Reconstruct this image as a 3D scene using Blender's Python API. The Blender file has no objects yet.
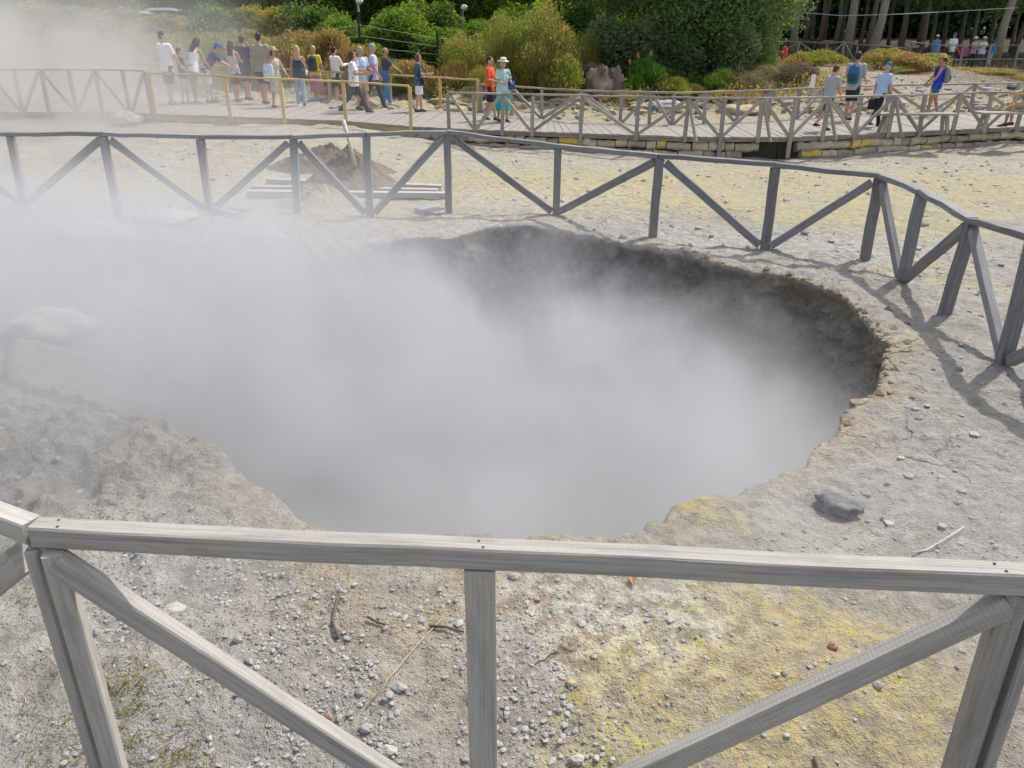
import bpy, math, random
import numpy as np
from mathutils import Vector, Matrix, Euler
random.seed(7)
RNG = np.random.default_rng(7)
SC = bpy.context.scene
COL = SC.collection
R = math.radians

# ------------------------------------------------------------------ camera
FPX, CAMH, PITCH = 796.0, 2.3, R(24)
cd = bpy.data.cameras.new('camera'); cam = bpy.data.objects.new('camera', cd); COL.objects.link(cam)
cd.sensor_width = 36; cd.lens = FPX / 1024 * 36; cd.clip_end = 2000; cd.clip_start = .05
cam.location = (0, 0, CAMH); cam.rotation_euler = (R(90) - PITCH, 0, 0)
SC.camera = cam

def ray(px, py):
    u = (px - 512) / FPX; v = -(py - 384) / FPX
    return u, math.cos(PITCH) + v * math.sin(PITCH), -math.sin(PITCH) + v * math.cos(PITCH)
def gp(px, py, z=0.0):                 # measured picture point -> place on a level z
    d = ray(px, py); t = (z - CAMH) / d[2]; return d[0] * t, d[1] * t
def zp(px, py, Y):                     # measured picture point -> place at a distance Y
    d = ray(px, py); t = Y / d[1]; return d[0] * t, CAMH + d[2] * t

# ------------------------------------------------------------------ noise (numpy)
def _h(ix, iy, iz, s):
    n = (ix * 374761393 + iy * 668265263 + iz * 2147483647 + s * 974711) & 0xffffffff
    n = ((n ^ (n >> 13)) * 1274126177) & 0xffffffff
    return ((n ^ (n >> 16)) & 0xffff) / 32767.5 - 1
def vnoise(x, y, z=None, s=0):
    x = np.asarray(x, float); y = np.asarray(y, float); z = np.zeros_like(x) if z is None else np.asarray(z, float)
    ix, iy, iz = (np.floor(a).astype(np.int64) for a in (x, y, z))
    fx, fy, fz = x - ix, y - iy, z - iz
    ux, uy, uz = (f * f * f * (f * (f * 6 - 15) + 10) for f in (fx, fy, fz))
    def L(dz):
        a = _h(ix, iy, iz + dz, s) * (1 - ux) + _h(ix + 1, iy, iz + dz, s) * ux
        b = _h(ix, iy + 1, iz + dz, s) * (1 - ux) + _h(ix + 1, iy + 1, iz + dz, s) * ux
        return a * (1 - uy) + b * uy
    return L(0) * (1 - uz) + L(1) * uz
def fbm(x, y, z=None, o=4, s=0, g=.5):
    t = 0; a = 1; n = 0
    for i in range(o):
        k = 2.03 ** i
        t = t + a * vnoise(x * k, y * k, None if z is None else z * k, s + i * 17); n += a; a *= g
    return t / n
def sst(a, b, x):
    t = np.clip((x - a) / (b - a), 0, 1); return t * t * (3 - 2 * t)

# ------------------------------------------------------------------ linking helpers
def tag(o, label=None, cat=None, group=None, kind=None):
    if label: o['label'] = label
    if cat: o['category'] = cat
    if group: o['group'] = group
    if kind: o['kind'] = kind
    return o
def empty(name, loc=(0, 0, 0), rz=0.0, label=None, cat=None, group=None):
    o = bpy.data.objects.new(name, None); COL.objects.link(o); o.location = loc; o.rotation_euler = (0, 0, rz)
    o.empty_display_size = .1
    return tag(o, label, cat, group)
def copy_tree(o, parent=None):
    c = o.copy(); COL.objects.link(c)
    if parent is not None: c.parent = parent
    for ch in [k for k in SC.objects if k.parent == o]: copy_tree(ch, c)
    return c
def mesh_np(name, V, F, mat, parent=None, smooth=True, loc=None):
    me = bpy.data.meshes.new(name)
    V = np.asarray(V, np.float32); F = np.asarray(F, np.int32); k = F.shape[1]
    me.vertices.add(len(V)); me.vertices.foreach_set('co', V.ravel())
    me.loops.add(F.size); me.loops.foreach_set('vertex_index', F.ravel())
    me.polygons.add(len(F)); me.polygons.foreach_set('loop_start', np.arange(0, F.size, k, dtype=np.int32))
    me.polygons.foreach_set('loop_total', np.full(len(F), k, np.int32))
    me.polygons.foreach_set('use_smooth', np.full(len(F), smooth))
    me.update(calc_edges=True); me.validate()
    if mat: me.materials.append(mat)
    o = bpy.data.objects.new(name, me); COL.objects.link(o)
    if parent: o.parent = parent
    if loc is not None: o.location = loc
    return o

class MB:
    def __init__(s): s.v = []; s.f = []; s.uv = []
    def add(s, vs, fs, uvs=None):
        b = len(s.v); s.v += [tuple(p) for p in vs]
        for i, f in enumerate(fs):
            s.f.append([b + k for k in f]); s.uv.append(uvs[i] if uvs else [(0, 0)] * len(f))
        return s
    def beam(s, p0, p1, w, h, up=(0, 0, 1), ch=.005, wob=.0013, seg=.22, roll=0.0):
        p0 = Vector(p0); p1 = Vector(p1); d = p1 - p0; L = d.length; d.normalize()
        up = Vector(up); side = d.cross(up)
        if side.length < .05: side = d.cross(Vector((1, 0, 0)))
        side.normalize(); up2 = side.cross(d).normalized()
        if roll:
            q = Matrix.Rotation(roll, 3, d); side = q @ side; up2 = q @ up2
        n = max(1, int(L / seg)); w2, h2 = w / 2, h / 2
        sec = [(-w2 + ch, -h2), (w2 - ch, -h2), (w2, -h2 + ch), (w2, h2 - ch), (w2 - ch, h2), (-w2 + ch, h2), (-w2, h2 - ch), (-w2, -h2 + ch)]
        per = [0, w, w + .01, w + h, w + h + .01, 2 * w + h, 2 * w + h + .01, 2 * w + 2 * h, 2 * w + 2 * h + .01]
        uo, vo = random.uniform(0, 50), random.uniform(0, 50)
        vs = []; fs = []; us = []
        for i in range(n + 1):
            c = p0 + d * (L * i / n)
            j1, j2 = random.uniform(-wob, wob), random.uniform(-wob, wob)
            for (a, b) in sec: vs.append(c + side * (a + j1 + random.uniform(-wob, wob) * .4) + up2 * (b + j2 + random.uniform(-wob, wob) * .4))
        for i in range(n):
            u0, u1 = uo + L * i / n, uo + L * (i + 1) / n
            for k in range(8):
                a, b = i * 8 + k, i * 8 + (k + 1) % 8
                fs.append((a, b, b + 8, a + 8)); us.append([(u0, vo + per[k]), (u0, vo + per[k + 1]), (u1, vo + per[k + 1]), (u1, vo + per[k])])
        e = n * 8
        fs.append(tuple(range(7, -1, -1))); us.append([(uo + sec[k][0], vo + sec[k][1]) for k in range(7, -1, -1)])
        fs.append(tuple(e + k for k in range(8))); us.append([(uo + sec[k][0], vo + sec[k][1]) for k in range(8)])
        return s.add(vs, fs, us)
    def tube(s, pts, rad, n=10, cap=True, ref=None):
        """rad: one (ra, rb) or r per point; ra along the side axis, rb along the other"""
        pts = [Vector(p) for p in pts]; vs = []; fs = []
        m = len(pts); prev = None
        for i, p in enumerate(pts):
            d = (pts[min(i + 1, m - 1)] - pts[max(i - 1, 0)]).normalized()
            a = Vector(ref) if ref else (prev or (Vector((1, 0, 0)) if abs(d.x) < .9 else Vector((0, 1, 0))))
            a = (a - d * a.dot(d))
            if a.length < 1e-4: a = d.orthogonal()
            a.normalize(); prev = a; b = d.cross(a)
            r = rad[i] if isinstance(rad, (list, tuple)) and len(rad) == m and not (m == 2 and not isinstance(rad[0], (list, tuple)) and False) else rad
            ra, rb = r if isinstance(r, (list, tuple)) else (r, r)
            for k in range(n):
                t = 2 * math.pi * k / n; vs.append(p + a * (ra * math.cos(t)) + b * (rb * math.sin(t)))
        for i in range(m - 1):
            for k in range(n):
                fs.append((i * n + k, i * n + (k + 1) % n, (i + 1) * n + (k + 1) % n, (i + 1) * n + k))
        if cap:
            fs.append(tuple(range(n - 1, -1, -1))); fs.append(tuple((m - 1) * n + k for k in range(n)))
        return s.add(vs, fs)
    def ell(s, c, r, n=12, m=8, rot=None):
        c = Vector(c); vs = [c + (rot @ Vector((0, 0, r[2])) if rot else Vector((0, 0, r[2])))]; fs = []
        for i in range(1, m):
            ph = math.pi * i / m
            for k in range(n):
                t = 2 * math.pi * k / n
                q = Vector((r[0] * math.sin(ph) * math.cos(t), r[1] * math.sin(ph) * math.sin(t), r[2] * math.cos(ph)))
                vs.append(c + (rot @ q if rot else q))
        vs.append(c - (rot @ Vector((0, 0, r[2])) if rot else Vector((0, 0, r[2]))))
        for k in range(n): fs.append((0, 1 + k, 1 + (k + 1) % n))
        for i in range(m - 2):
            for k in range(n):
                a, b = 1 + i * n + k, 1 + i * n + (k + 1) % n; fs.append((a, a + n, b + n, b))
        e = len(vs) - 1; q = 1 + (m - 2) * n
        for k in range(n): fs.append((e, q + (k + 1) % n, q + k))
        return s.add(vs, fs)
    def box(s, c, d, ch=.01, rz=0.0):
        c = Vector(c); m = Matrix.Rotation(rz, 3, 'Z'); x, y = m @ Vector((1, 0, 0)), m @ Vector((0, 1, 0))
        return s.beam(c - y * d[1] / 2, c + y * d[1] / 2, d[0], d[2], ch=ch, wob=0, seg=99)
    def build(s, name, mat, parent=None, smooth=False, loc=None):
        me = bpy.data.meshes.new(name); me.from_pydata(s.v, [], s.f)
        ul = me.uv_layers.new(name='UVMap'); flat = [c for u in s.uv for p in u for c in p]
        if len(flat) == 2 * len(me.loops): ul.data.foreach_set('uv', flat)
        if smooth: me.polygons.foreach_set('use_smooth', [True] * len(me.polygons))
        me.update()
        if mat: me.materials.append(mat)
        o = bpy.data.objects.new(name, me); COL.objects.link(o)
        if parent: o.parent = parent
        if loc is not None: o.location = loc
        return o

# ------------------------------------------------------------------ materials
class NT:
    def __init__(s, name):
        s.m = bpy.data.materials.new(name); s.m.use_nodes = True; s.t = s.m.node_tree; s.t.nodes.clear()
        s.out = s.t.nodes.new('ShaderNodeOutputMaterial')
    def n(s, typ, ins=None, **kw):
        nd = s.t.nodes.new('ShaderNode' + typ)
        for k, v in kw.items(): setattr(nd, k, v)
        for k, v in (ins or {}).items(): s.set(nd.inputs[k], v)
        return nd
    def set(s, sock, v):
        if hasattr(v, 'is_output') or isinstance(v, bpy.types.NodeSocket): s.t.links.new(v, sock)
        elif hasattr(v, 'outputs'): s.t.links.new(v.outputs[0], sock)
        else: sock.default_value = v
    def math(s, op, a, b=0.0, c=None, clamp=False):
        nd = s.t.nodes.new('ShaderNodeMath'); nd.operation = op; nd.use_clamp = clamp
        s.set(nd.inputs[0], a); s.set(nd.inputs[1], b)
        if c is not None: s.set(nd.inputs[2], c)
        return nd.outputs[0]
    def mr(s, v, a, b, c=0.0, d=1.0, smooth=True):
        nd = s.t.nodes.new('ShaderNodeMapRange'); nd.interpolation_type = 'SMOOTHSTEP' if smooth else 'LINEAR'
        for i, x in enumerate((v, a, b, c, d)): s.set(nd.inputs[i], x)
        return nd.outputs[0]
    def mix(s, f, a, b, mode='MIX'):
        nd = s.t.nodes.new('ShaderNodeMix'); nd.data_type = 'RGBA'; nd.blend_type = mode
        s.set(nd.inputs[0], f); s.set(nd.inputs[6], rgba(a)); s.set(nd.inputs[7], rgba(b))
        return nd.outputs[2]
    def noise(s, vec, scale, detail=4.0, rough=.55, dist=0.0):
        nd = s.n('TexNoise', {'Scale': scale, 'Detail': detail, 'Roughness': rough, 'Distortion': dist})
        if vec is not None: s.set(nd.inputs['Vector'], vec)
        return nd.outputs[0]
    def surf(s, color, rough=.85, bump=None, bs=.3, bd=.02, spec=.3, **kw):
        p = s.n('BsdfPrincipled', {'Base Color': rgba(color), 'Roughness': rough, 'Specular IOR Level': spec})
        for k, v in kw.items(): s.set(p.inputs[k], v)
        if bump is not None:
            b = s.n('Bump', {'Height': bump, 'Strength': bs, 'Distance': bd}); s.t.links.new(b.outputs[0], p.inputs['Normal'])
        s.t.links.new(p.outputs[0], s.out.inputs['Surface']); return p
def rgba(c): return (*c, 1.0) if isinstance(c, tuple) and len(c) == 3 else c

def mat_plain(name, c, rough=.8, var=.15, scale=8.0, bump=.0, spec=.3):
    t = NT(name); co = t.n('TexCoord').outputs['Object']
    nz = t.noise(co, scale, 4)
    lo = tuple(x * (1 - var) for x in c); hi = tuple(min(.95, x * (1 + var)) for x in c)
    t.surf(t.mix(nz, lo, hi), rough, nz if bump else None, bump or .1, .02, spec); return t.m
def mat_wood(name, c0, c1, dark, saw=.5):
    t = NT(name); uv = t.n('UVMap').outputs[0]
    g = t.n('Mapping', {'Vector': uv, 'Scale': (1.3, 28 if saw > .4 else 70, 1)}); grain = t.noise(g.outputs[0], 1.0, 6, .65, .6)
    g2 = t.n('Mapping', {'Vector': uv, 'Scale': (5, 150, 1) if saw < .4 else (9, 30, 1)}); fine = t.noise(g2.outputs[0], 1.0, 3, .6)
    sw = t.n('Mapping', {'Vector': uv, 'Scale': (1, .12, 1)}); saws = t.n('TexWave', {'Vector': sw.outputs[0], 'Scale': (17.0 if saw > .4 else 23.0), 'Distortion': 3.5, 'Detail': 3.0, 'Detail Scale': 1.2}, wave_type='BANDS', bands_direction='X').outputs[1]
    patch = t.noise(t.n('Mapping', {'Vector': uv, 'Scale': (1.3, 5, 1)}).outputs[0], 1.0, 3)
    info = t.n('ObjectInfo').outputs['Random']
    col = t.mix(t.mr(grain, .3, .7), c0, c1)
    col = t.mix(t.math('MULTIPLY', t.mr(grain, .42, .28), .8), col, dark)
    col = t.mix(t.math('MULTIPLY', t.mr(fine, .46, .3), .6), col, dark)
    col = t.mix(t.math('MULTIPLY', t.math('MULTIPLY', t.mr(saws, .62, .95), t.mr(patch, .4, .6)), saw), col, dark)
    chk = t.noise(t.n('Mapping', {'Vector': uv, 'Scale': (.7, 34, 1)}).outputs[0], 1.0, 2, .4)
    col = t.mix(t.math('MULTIPLY', t.mr(chk, .70, .78), .8), col, tuple(x * .5 for x in dark))
    blot = t.noise(t.n('Mapping', {'Vector': uv, 'Scale': (4, 14, 1)}).outputs[0], 1.0, 5, .65)
    col = t.mix(t.math('MULTIPLY', t.mr(blot, .52, .36), .35), col, dark)
    col = t.mix(.38, col, t.mix(info, tuple(x * .72 for x in c0), tuple(min(1, x * 1.2) for x in c1)))
    h = t.math('ADD', t.math('MULTIPLY', grain, .7), t.math('ADD', t.math('MULTIPLY', fine, .4), t.math('MULTIPLY', saws, -.35 * saw)))
    t.surf(col, .8, h, .45, .006, .25); return t.m
def mat_leaf(name, cols, trans=.35, rough=.6, alt=None):
    t = NT(name)
    r = t.n('NewGeometry').outputs['Random Per Island']
    ramp = t.n('ValToRGB', {'Fac': r}); el = ramp.color_ramp.elements
    while len(el) < len(cols): el.new(.5)
    for i, c in enumerate(cols): el[i].position = i / max(1, len(cols) - 1); el[i].color = (*c, 1)
    nz = t.noise(t.n('TexCoord').outputs['Object'], 1.3, 2)
    rc = ramp.outputs[0]
    if alt: rc = t.mix(t.math('MULTIPLY', t.mr(t.noise(t.n('NewGeometry').outputs['Position'], .9, 3, .6), .46, .60), .8), rc, t.mix(r, alt, tuple(x * 1.45 for x in alt)))
    c = t.mix(1.0, rc, t.mix(nz, (.62, .62, .6), (1.25, 1.22, 1.1)), 'MULTIPLY')
    d = t.n('BsdfPrincipled', {'Base Color': c, 'Roughness': rough, 'Specular IOR Level': .25})
    tr = t.n('BsdfTranslucent', {'Color': t.mix(1.0, c, (1.25, 1.2, .7), 'MULTIPLY')})
    mx = t.n('MixShader', {0: trans, 1: d, 2: tr}); t.t.links.new(mx.outputs[0], t.out.inputs['Surface']); return t.m
def mat_pattern(name, base, spots, scale=30.0, thr=.45):
    t = NT(name); co = t.n('TexCoord').outputs['Object']; c = base
    for i, sp in enumerate(spots):
        mp = t.n('Mapping', {'Vector': co, 'Location': (i * 3.1, i * 1.7, 0)})
        nz = t.noise(mp.outputs[0], scale, 1)
        c = t.mix(t.mr(nz, 1 - thr, 1 - thr + .06), c, sp)
    t.surf(c, .85); return t.m

M = {}
M['wood'] = mat_wood('weathered_wood', (.29, .27, .245), (.45, .425, .39), (.13, .115, .10), .10)
M['wood_saw'] = mat_wood('saw_marked_wood', (.27, .25, .225), (.42, .395, .355), (.12, .105, .09), .3)
M['wood_far'] = mat_wood('blue_grey_wood', (.165, .162, .163), (.275, .27, .268), (.07, .065, .06), .1)
M['wood_deck'] = mat_wood('boardwalk_wood', (.27, .245, .215), (.38, .35, .31), (.13, .11, .09), .1)
M['wood_new'] = mat_wood('new_pine_wood', (.50, .34, .15), (.60, .43, .21), (.36, .22, .09), .1)
M['bark'] = mat_plain('bark', (.16, .135, .11), .9, .4, 9, .5)
M['bark_pale'] = mat_plain('pale_bark', (.30, .26, .20), .9, .35, 9, .5)
M['metal_black'] = mat_plain('black_metal', (.02, .02, .022), .5)
M['metal_grey'] = mat_plain('grey_metal', (.45, .46, .47), .5)
M['white'] = mat_plain('white_paint', (.8, .8, .79), .5, .05)
M['red'] = mat_plain('red_paint', (.65, .05, .05), .5, .1)
M['tyre'] = mat_plain('tyre_rubber', (.03, .03, .03), .8)
M['glass'] = mat_plain('dark_window', (.03, .035, .04), .15)

def mat_ground():
    t = NT('fumarole_ground'); co = t.n('TexCoord').outputs['Object']
    a = t.n('Attribute', attribute_name='mask'); sep = t.n('SeparateColor', {0: a.outputs['Color']})
    yel, tan, dark = sep.outputs[0], sep.outputs[1], sep.outputs[2]
    b = t.n('Attribute', attribute_name='mask_two'); sp2 = t.n('SeparateColor', {0: b.outputs['Color']})
    soil, grit, white = sp2.outputs[0], sp2.outputs[1], sp2.outputs[2]
    n1 = t.noise(co, .55, 5, .6, .3); n2 = t.noise(co, 2.3, 7, .65, .5); n3 = t.noise(co, 11, 6, .68); n4 = t.noise(co, 60, 4, .7); n5 = t.noise(co, 210, 2, .6)
    c = t.mix(t.mr(n2, .33, .66), (.30, .276, .243), (.455, .425, .38))
    c = t.mix(t.mr(n1, .40, .62), c, t.mix(n3, (.32, .302, .28), (.44, .417, .39)))
    c = t.mix(t.math('MULTIPLY', t.mr(n3, .52, .72), .55), c, (.565, .545, .515))
    c = t.mix(t.math('MULTIPLY', t.mr(n3, .47, .32), .6), c, (.20, .182, .16))
    tn = t.math('MULTIPLY', tan, t.mr(n2, .30, .62, .35, 1.0))
    c = t.mix(tn, c, t.mix(t.mr(n3, .35, .65), (.33, .255, .175), (.48, .40, .29)))
    wn = t.math('MULTIPLY', white, t.mr(n3, .42, .6))
    c = t.mix(t.math('MULTIPLY', wn, .8), c, (.72, .70, .65))
    # sulphur crust: broken patches at two sizes
    pat = t.math('ADD', t.math('MULTIPLY', n2, .6), t.math('MULTIPLY', n3, .4))
    y1 = t.math('MULTIPLY', t.mr(yel, 0, .9), t.mr(pat, t.math('SUBTRACT', .60, t.math('MULTIPLY', yel, .30)), .72), clamp=True)
    c = t.mix(t.math('MULTIPLY', y1, .8), c, t.mix(t.mr(n3, .4, .62), (.45, .375, .21), (.55, .46, .17)))
    y2 = t.math('MULTIPLY', t.mr(yel, .25, .9), t.mr(t.noise(co, 7.3, 6, .7, .4), .52, .68))
    c = t.mix(t.math('MULTIPLY', y2, .6), c, (.60, .50, .10))
    # grit specks
    vo = t.n('TexVoronoi', {'Vector': co, 'Scale': 46.0, 'Randomness': 1.0}); vd = vo.outputs['Distance']; vc = t.n('SeparateColor', {0: vo.outputs['Color']}).outputs[0]
    spk = t.math('MULTIPLY', t.mr(vd, .34, .22), t.mr(vc, .55, .62)); spk = t.math('MULTIPLY', spk, t.mr(grit, 0, 1, .12, .85))
    c = t.mix(spk, c, t.mix(n3, (.17, .165, .165), (.36, .355, .36)))
    fine = t.math('MULTIPLY', t.mr(n4, .50, .30), .38)
    c = t.mix(fine, c, (.20, .185, .165))
    # cracks
    dn = t.n('VectorMath', {0: co, 1: t.n('VectorMath', {0: t.n('TexNoise', {'Vector': co, 'Scale': 3.0, 'Detail': 3.0}).outputs['Color'], 1: (.35, .35, .35)}, operation='MULTIPLY')}, operation='ADD')
    cr = t.n('TexVoronoi', {'Vector': dn.outputs[0], 'Scale': 1.25}, feature='DISTANCE_TO_EDGE').outputs['Distance']
    crack = t.math('MULTIPLY', t.mr(cr, .014, .003), t.mr(n1, .54, .64))
    c = t.mix(t.math('MULTIPLY', crack, .4), c, (.13, .115, .10))
    forest_shade = t.mr(t.n('SeparateXYZ', {0: co}).outputs[1], 43, 50)  # shade of the forest floor put into the soil colour, darker with distance
    so = t.math('MULTIPLY', soil, t.mr(n2, .3, .5, .55, 1.0))
    c = t.mix(so, c, t.mix(t.mr(n3, .35, .65), t.mix(forest_shade, (.07, .062, .03), (.022, .018, .012)), t.mix(forest_shade, (.21, .15, .085), (.07, .052, .032))))
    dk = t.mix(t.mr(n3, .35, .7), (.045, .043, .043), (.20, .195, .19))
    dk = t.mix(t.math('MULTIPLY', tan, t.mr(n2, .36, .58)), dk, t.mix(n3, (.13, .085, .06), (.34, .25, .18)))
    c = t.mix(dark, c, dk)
    hgt = t.math('ADD', t.math('MULTIPLY', n3, .9), t.math('ADD', t.math('MULTIPLY', n4, .42), t.math('MULTIPLY', n5, .16)))
    hgt = t.math('ADD', hgt, t.math('MULTIPLY', spk, .35)); hgt = t.math('SUBTRACT', hgt, t.math('MULTIPLY', crack, .7))
    fl = t.n('TexVoronoi', {'Vector': dn.outputs[0], 'Scale': 9.0, 'Randomness': 1.0}); flk = t.n('SeparateColor', {0: fl.outputs['Color']}).outputs[0]
    hgt = t.math('ADD', hgt, t.math('MULTIPLY', t.math('MULTIPLY', flk, t.mr(n2, .46, .6)), .45))
    c = t.mix(t.math('MULTIPLY', t.mr(n2, .46, .6), t.math('MULTIPLY', flk, .08)), c, (.24, .22, .19))
    t.surf(c, .95, hgt, .95, .06, .15); return t.m
M['ground'] = mat_ground()
def mat_rock(name, cols, scale=6.0):
    t = NT(name); co = t.n('TexCoord').outputs['Object']; r = t.n('NewGeometry').outputs['Random Per Island']
    n1 = t.noise(co, scale, 6, .65); n2 = t.noise(co, scale * 7, 4, .7)
    c = t.mix(r, cols[0], cols[1])
    if len(cols) > 3: c = t.mix(t.mr(r, .985 if 'gravel' in name else .90, .99 if 'gravel' in name else .92), c, cols[3])
    c = t.mix(t.mr(n1, .4, .65), c, cols[2]); c = t.mix(t.math('MULTIPLY', t.mr(n2, .5, .3), .5), c, tuple(x * .45 for x in cols[0]))
    t.surf(c, .92, t.math('ADD', n1, t.math('MULTIPLY', n2, .4)), .5, .02, .2); return t.m
M['gravel'] = mat_rock('gravel_stone', [(.25, .25, .255), (.46, .44, .41), (.38, .365, .35), (.38, .20, .12)], 25)
M['rock'] = mat_rock('grey_rock', [(.22, .22, .225), (.32, .315, .31), (.42, .41, .40)])
M['rock_pale'] = mat_rock('pale_rock', [(.33, .315, .29), (.38, .36, .33), (.47, .45, .42)])
M['rock_warm'] = mat_rock('warm_rock', [(.30, .23, .15), (.40, .31, .2), (.46, .40, .31)])
M['rock_red'] = mat_rock('red_rock', [(.30, .15, .10), (.34, .18, .12), (.32, .23, .17)])
M['block'] = mat_rock('wall_stone', [(.24, .215, .17), (.70, .62, .46), (.47, .40, .28), (.74, .52, .08)], 5)
M['mortar'] = mat_plain('dark_joint', (.05, .042, .035), .95)
M['earth'] = mat_rock('brown_earth', [(.115, .085, .062), (.13, .098, .07), (.18, .135, .10)], 4)
M['earth_pale'] = mat_rock('pale_earth', [(.23, .175, .125), (.25, .19, .135), (.32, .255, .185)], 4)

# ------------------------------------------------------------------ world, sun
SUN_EL, SUN_AZ = R(54), R(46)            # azimuth from +Y towards +X
w = bpy.data.worlds.new('World'); SC.world = w; w.use_nodes = True
wt = w.node_tree; bg = wt.nodes['Background']
sky = wt.nodes.new('ShaderNodeTexSky'); sky.sky_type = 'NISHITA'; sky.sun_disc = False
sky.sun_elevation = SUN_EL; sky.sun_rotation = SUN_AZ; sky.air_density = 1.2; sky.dust_density = 2.5
hs = wt.nodes.new('ShaderNodeHueSaturation'); hs.inputs['Saturation'].default_value = .55; wt.links.new(sky.outputs[0], hs.inputs['Color']); wt.links.new(hs.outputs[0], bg.inputs[0]); bg.inputs[1].default_value = .15
ld = bpy.data.lights.new('sun', 'SUN'); ld.energy = 3.0; ld.angle = R(1.0); ld.color = (1, .955, .88)
sun = bpy.data.objects.new('sun', ld); COL.objects.link(sun)
sv = Vector((math.sin(SUN_AZ) * math.cos(SUN_EL), math.cos(SUN_AZ) * math.cos(SUN_EL), math.sin(SUN_EL)))
sun.rotation_euler = sv.to_track_quat('Z', 'Y').to_euler(); sun.location = sv * 80
vs_ = SC.view_settings; vs_.view_transform = 'Standard'; vs_.look = 'None'; vs_.gamma = 1; vs_.exposure = .52; vs_.use_curve_mapping = False

# ------------------------------------------------------------------ terrain
CX, CY = -.2, 6.4
RIM = [(338, 541), (380, 544), (430, 538), (480, 534), (540, 531), (600, 527), (662, 523), (672, 508), (690, 500), (750, 485), (800, 465), (822, 445), (832, 425), (842, 404), (870, 388), (892, 362), (893, 345), (875, 325), (860, 305), (820, 285), (750, 268), (700, 258), (650, 250), (600, 240), (560, 232), (525, 225), (490, 226), (450, 238), (420, 236), (380, 240), (320, 250), (270, 258), (200, 276), (110, 300), (20, 345), (10, 392), (80, 408), (130, 428), (195, 442), (235, 462), (280, 492)]
_rp = np.array([gp(*p) for p in RIM]); _ra = np.arctan2(_rp[:, 1] - CY, _rp[:, 0] - CX); _rr = np.hypot(_rp[:, 0] - CX, _rp[:, 1] - CY)
_o = np.argsort(_ra); _ra, _rr = _ra[_o], _rr[_o]
_ra3 = np.concatenate([_ra - 2 * np.pi, _ra, _ra + 2 * np.pi]); _rr3 = np.tile(_rr, 3)
def rimS(th): return np.interp(th, _ra3, _rr3)
def rimR(th):
    r = np.interp(th, _ra3, _rr3); c, s = np.cos(th), np.sin(th)
    return r + .15 * fbm(c * 5, s * 5, o=6, s=3, g=.62)
XS = np.array([-60, -30, -10, -4, -1.5, 4, 6.3, 9, 12, 17, 21, 28, 60], float)
YS = np.array([-400, 10, 14, 19, 24, 27, 32, 38, 45, 60, 120, 600], float)
_far = [1.6, 3, 14]
ZT = np.array([[0, 0, .1, .15, .2, .3, .8, 1.1, 1.2] + _far, [0, 0, .1, .15, .2, .3, .8, 1.1, 1.2] + _far, [0, 0, .05, .1, .2, .35, .8, 1.1, 1.2] + _far,
    [0, 0, 0, -.1, 0, .2, .6, 1.0, 1.1] + _far, [0, 0, -.1, -0.40, -.33, .12, .4, .8, 1.] + _far, [0, 0, -.1, -0.46, -.33, .1, .3, .6, .9] + _far,
    [0, 0, -.12, -0.55, -.33, .1, .3, .6, .95] + _far, [0, 0, -.12, -0.54, -.33, .12, .4, .7, 1.] + _far, [0, 0, -.12, -0.52, -.33, .2, .8, .95, 1.] + _far,
    [0, 0, -.12, -0.50, -.33, .15, .75, .9, .95] + [1.2, 3, 14], [0, 0, -.12, -.4, -.2, .1, .3, .35, .55] + [1, 3, 14], [0, 0, -.12, -.4, -.2, .1, .25, .3, .45] + [.9, 3, 14], [0, 0, -.1, -.4, -.2, .1, .25, .3, .45] + [.9, 3, 14]])
def ground_z(x, y):
    x = np.asarray(x, float); y = np.asarray(y, float)
    i = np.clip(np.searchsorted(XS, x) - 1, 0, len(XS) - 2); j = np.clip(np.searchsorted(YS, y) - 1, 0, len(YS) - 2)
    u = np.clip((x - XS[i]) / (XS[i + 1] - XS[i]), 0, 1); v = np.clip((y - YS[j]) / (YS[j + 1] - YS[j]), 0, 1)
    z = (ZT[i, j] * (1 - u) + ZT[i + 1, j] * u) * (1 - v) + (ZT[i, j + 1] * (1 - u) + ZT[i + 1, j + 1] * u) * v
    z = z - .16 * sst(2.5, 1.7, y) * sst(4, 2.5, np.abs(x)) * (y > -2)
    left = sst(-1.0, -2.4, x) * sst(2.6, 3.4, y) * sst(12, 9, y)          # rough bank beside the crater
    z = z + left * (.20 * fbm(x * 1.1, y * 1.1, o=5, s=11) - .16 * np.abs(fbm(x * 2.1, y * 2.1, o=5, s=12, g=.6)) - .07 * np.abs(fbm(x * 6, y * 6, o=5, s=13, g=.62)) - .018 * np.abs(fbm(x * 17, y * 17, o=3, s=14)) + .16)
    near = sst(16, 9, y)
    z = z + near * (.04 * fbm(x * .9, y * .9, o=3, s=21) + .040 * fbm(x * 4, y * 4, o=5, s=22, g=.62) - .022 * np.abs(fbm(x * 2.3, y * 2.3, o=4, s=27)) + .009 * fbm(x * 22, y * 22, o=3, s=23, g=.65))
    z = z + (1 - near) * (.05 * fbm(x * .8, y * .8, o=5, s=24) + .05 * fbm(x * 2.6, y * 2.6, o=4, s=28))
    rocky = sst(25.0, 26.5, y) * sst(33, 28, y)
    z = z + rocky * (.34 * np.abs(fbm(x * 1.1, y * 2.0, o=6, s=25, g=.6)) - .06)
    z = z + sst(27, 32, y) * .22 * fbm(x * .35, y * .35, o=4, s=26)
    return z
def gz(x, y): return float(ground_z(np.array([x]), np.array([y]))[0])

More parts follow.
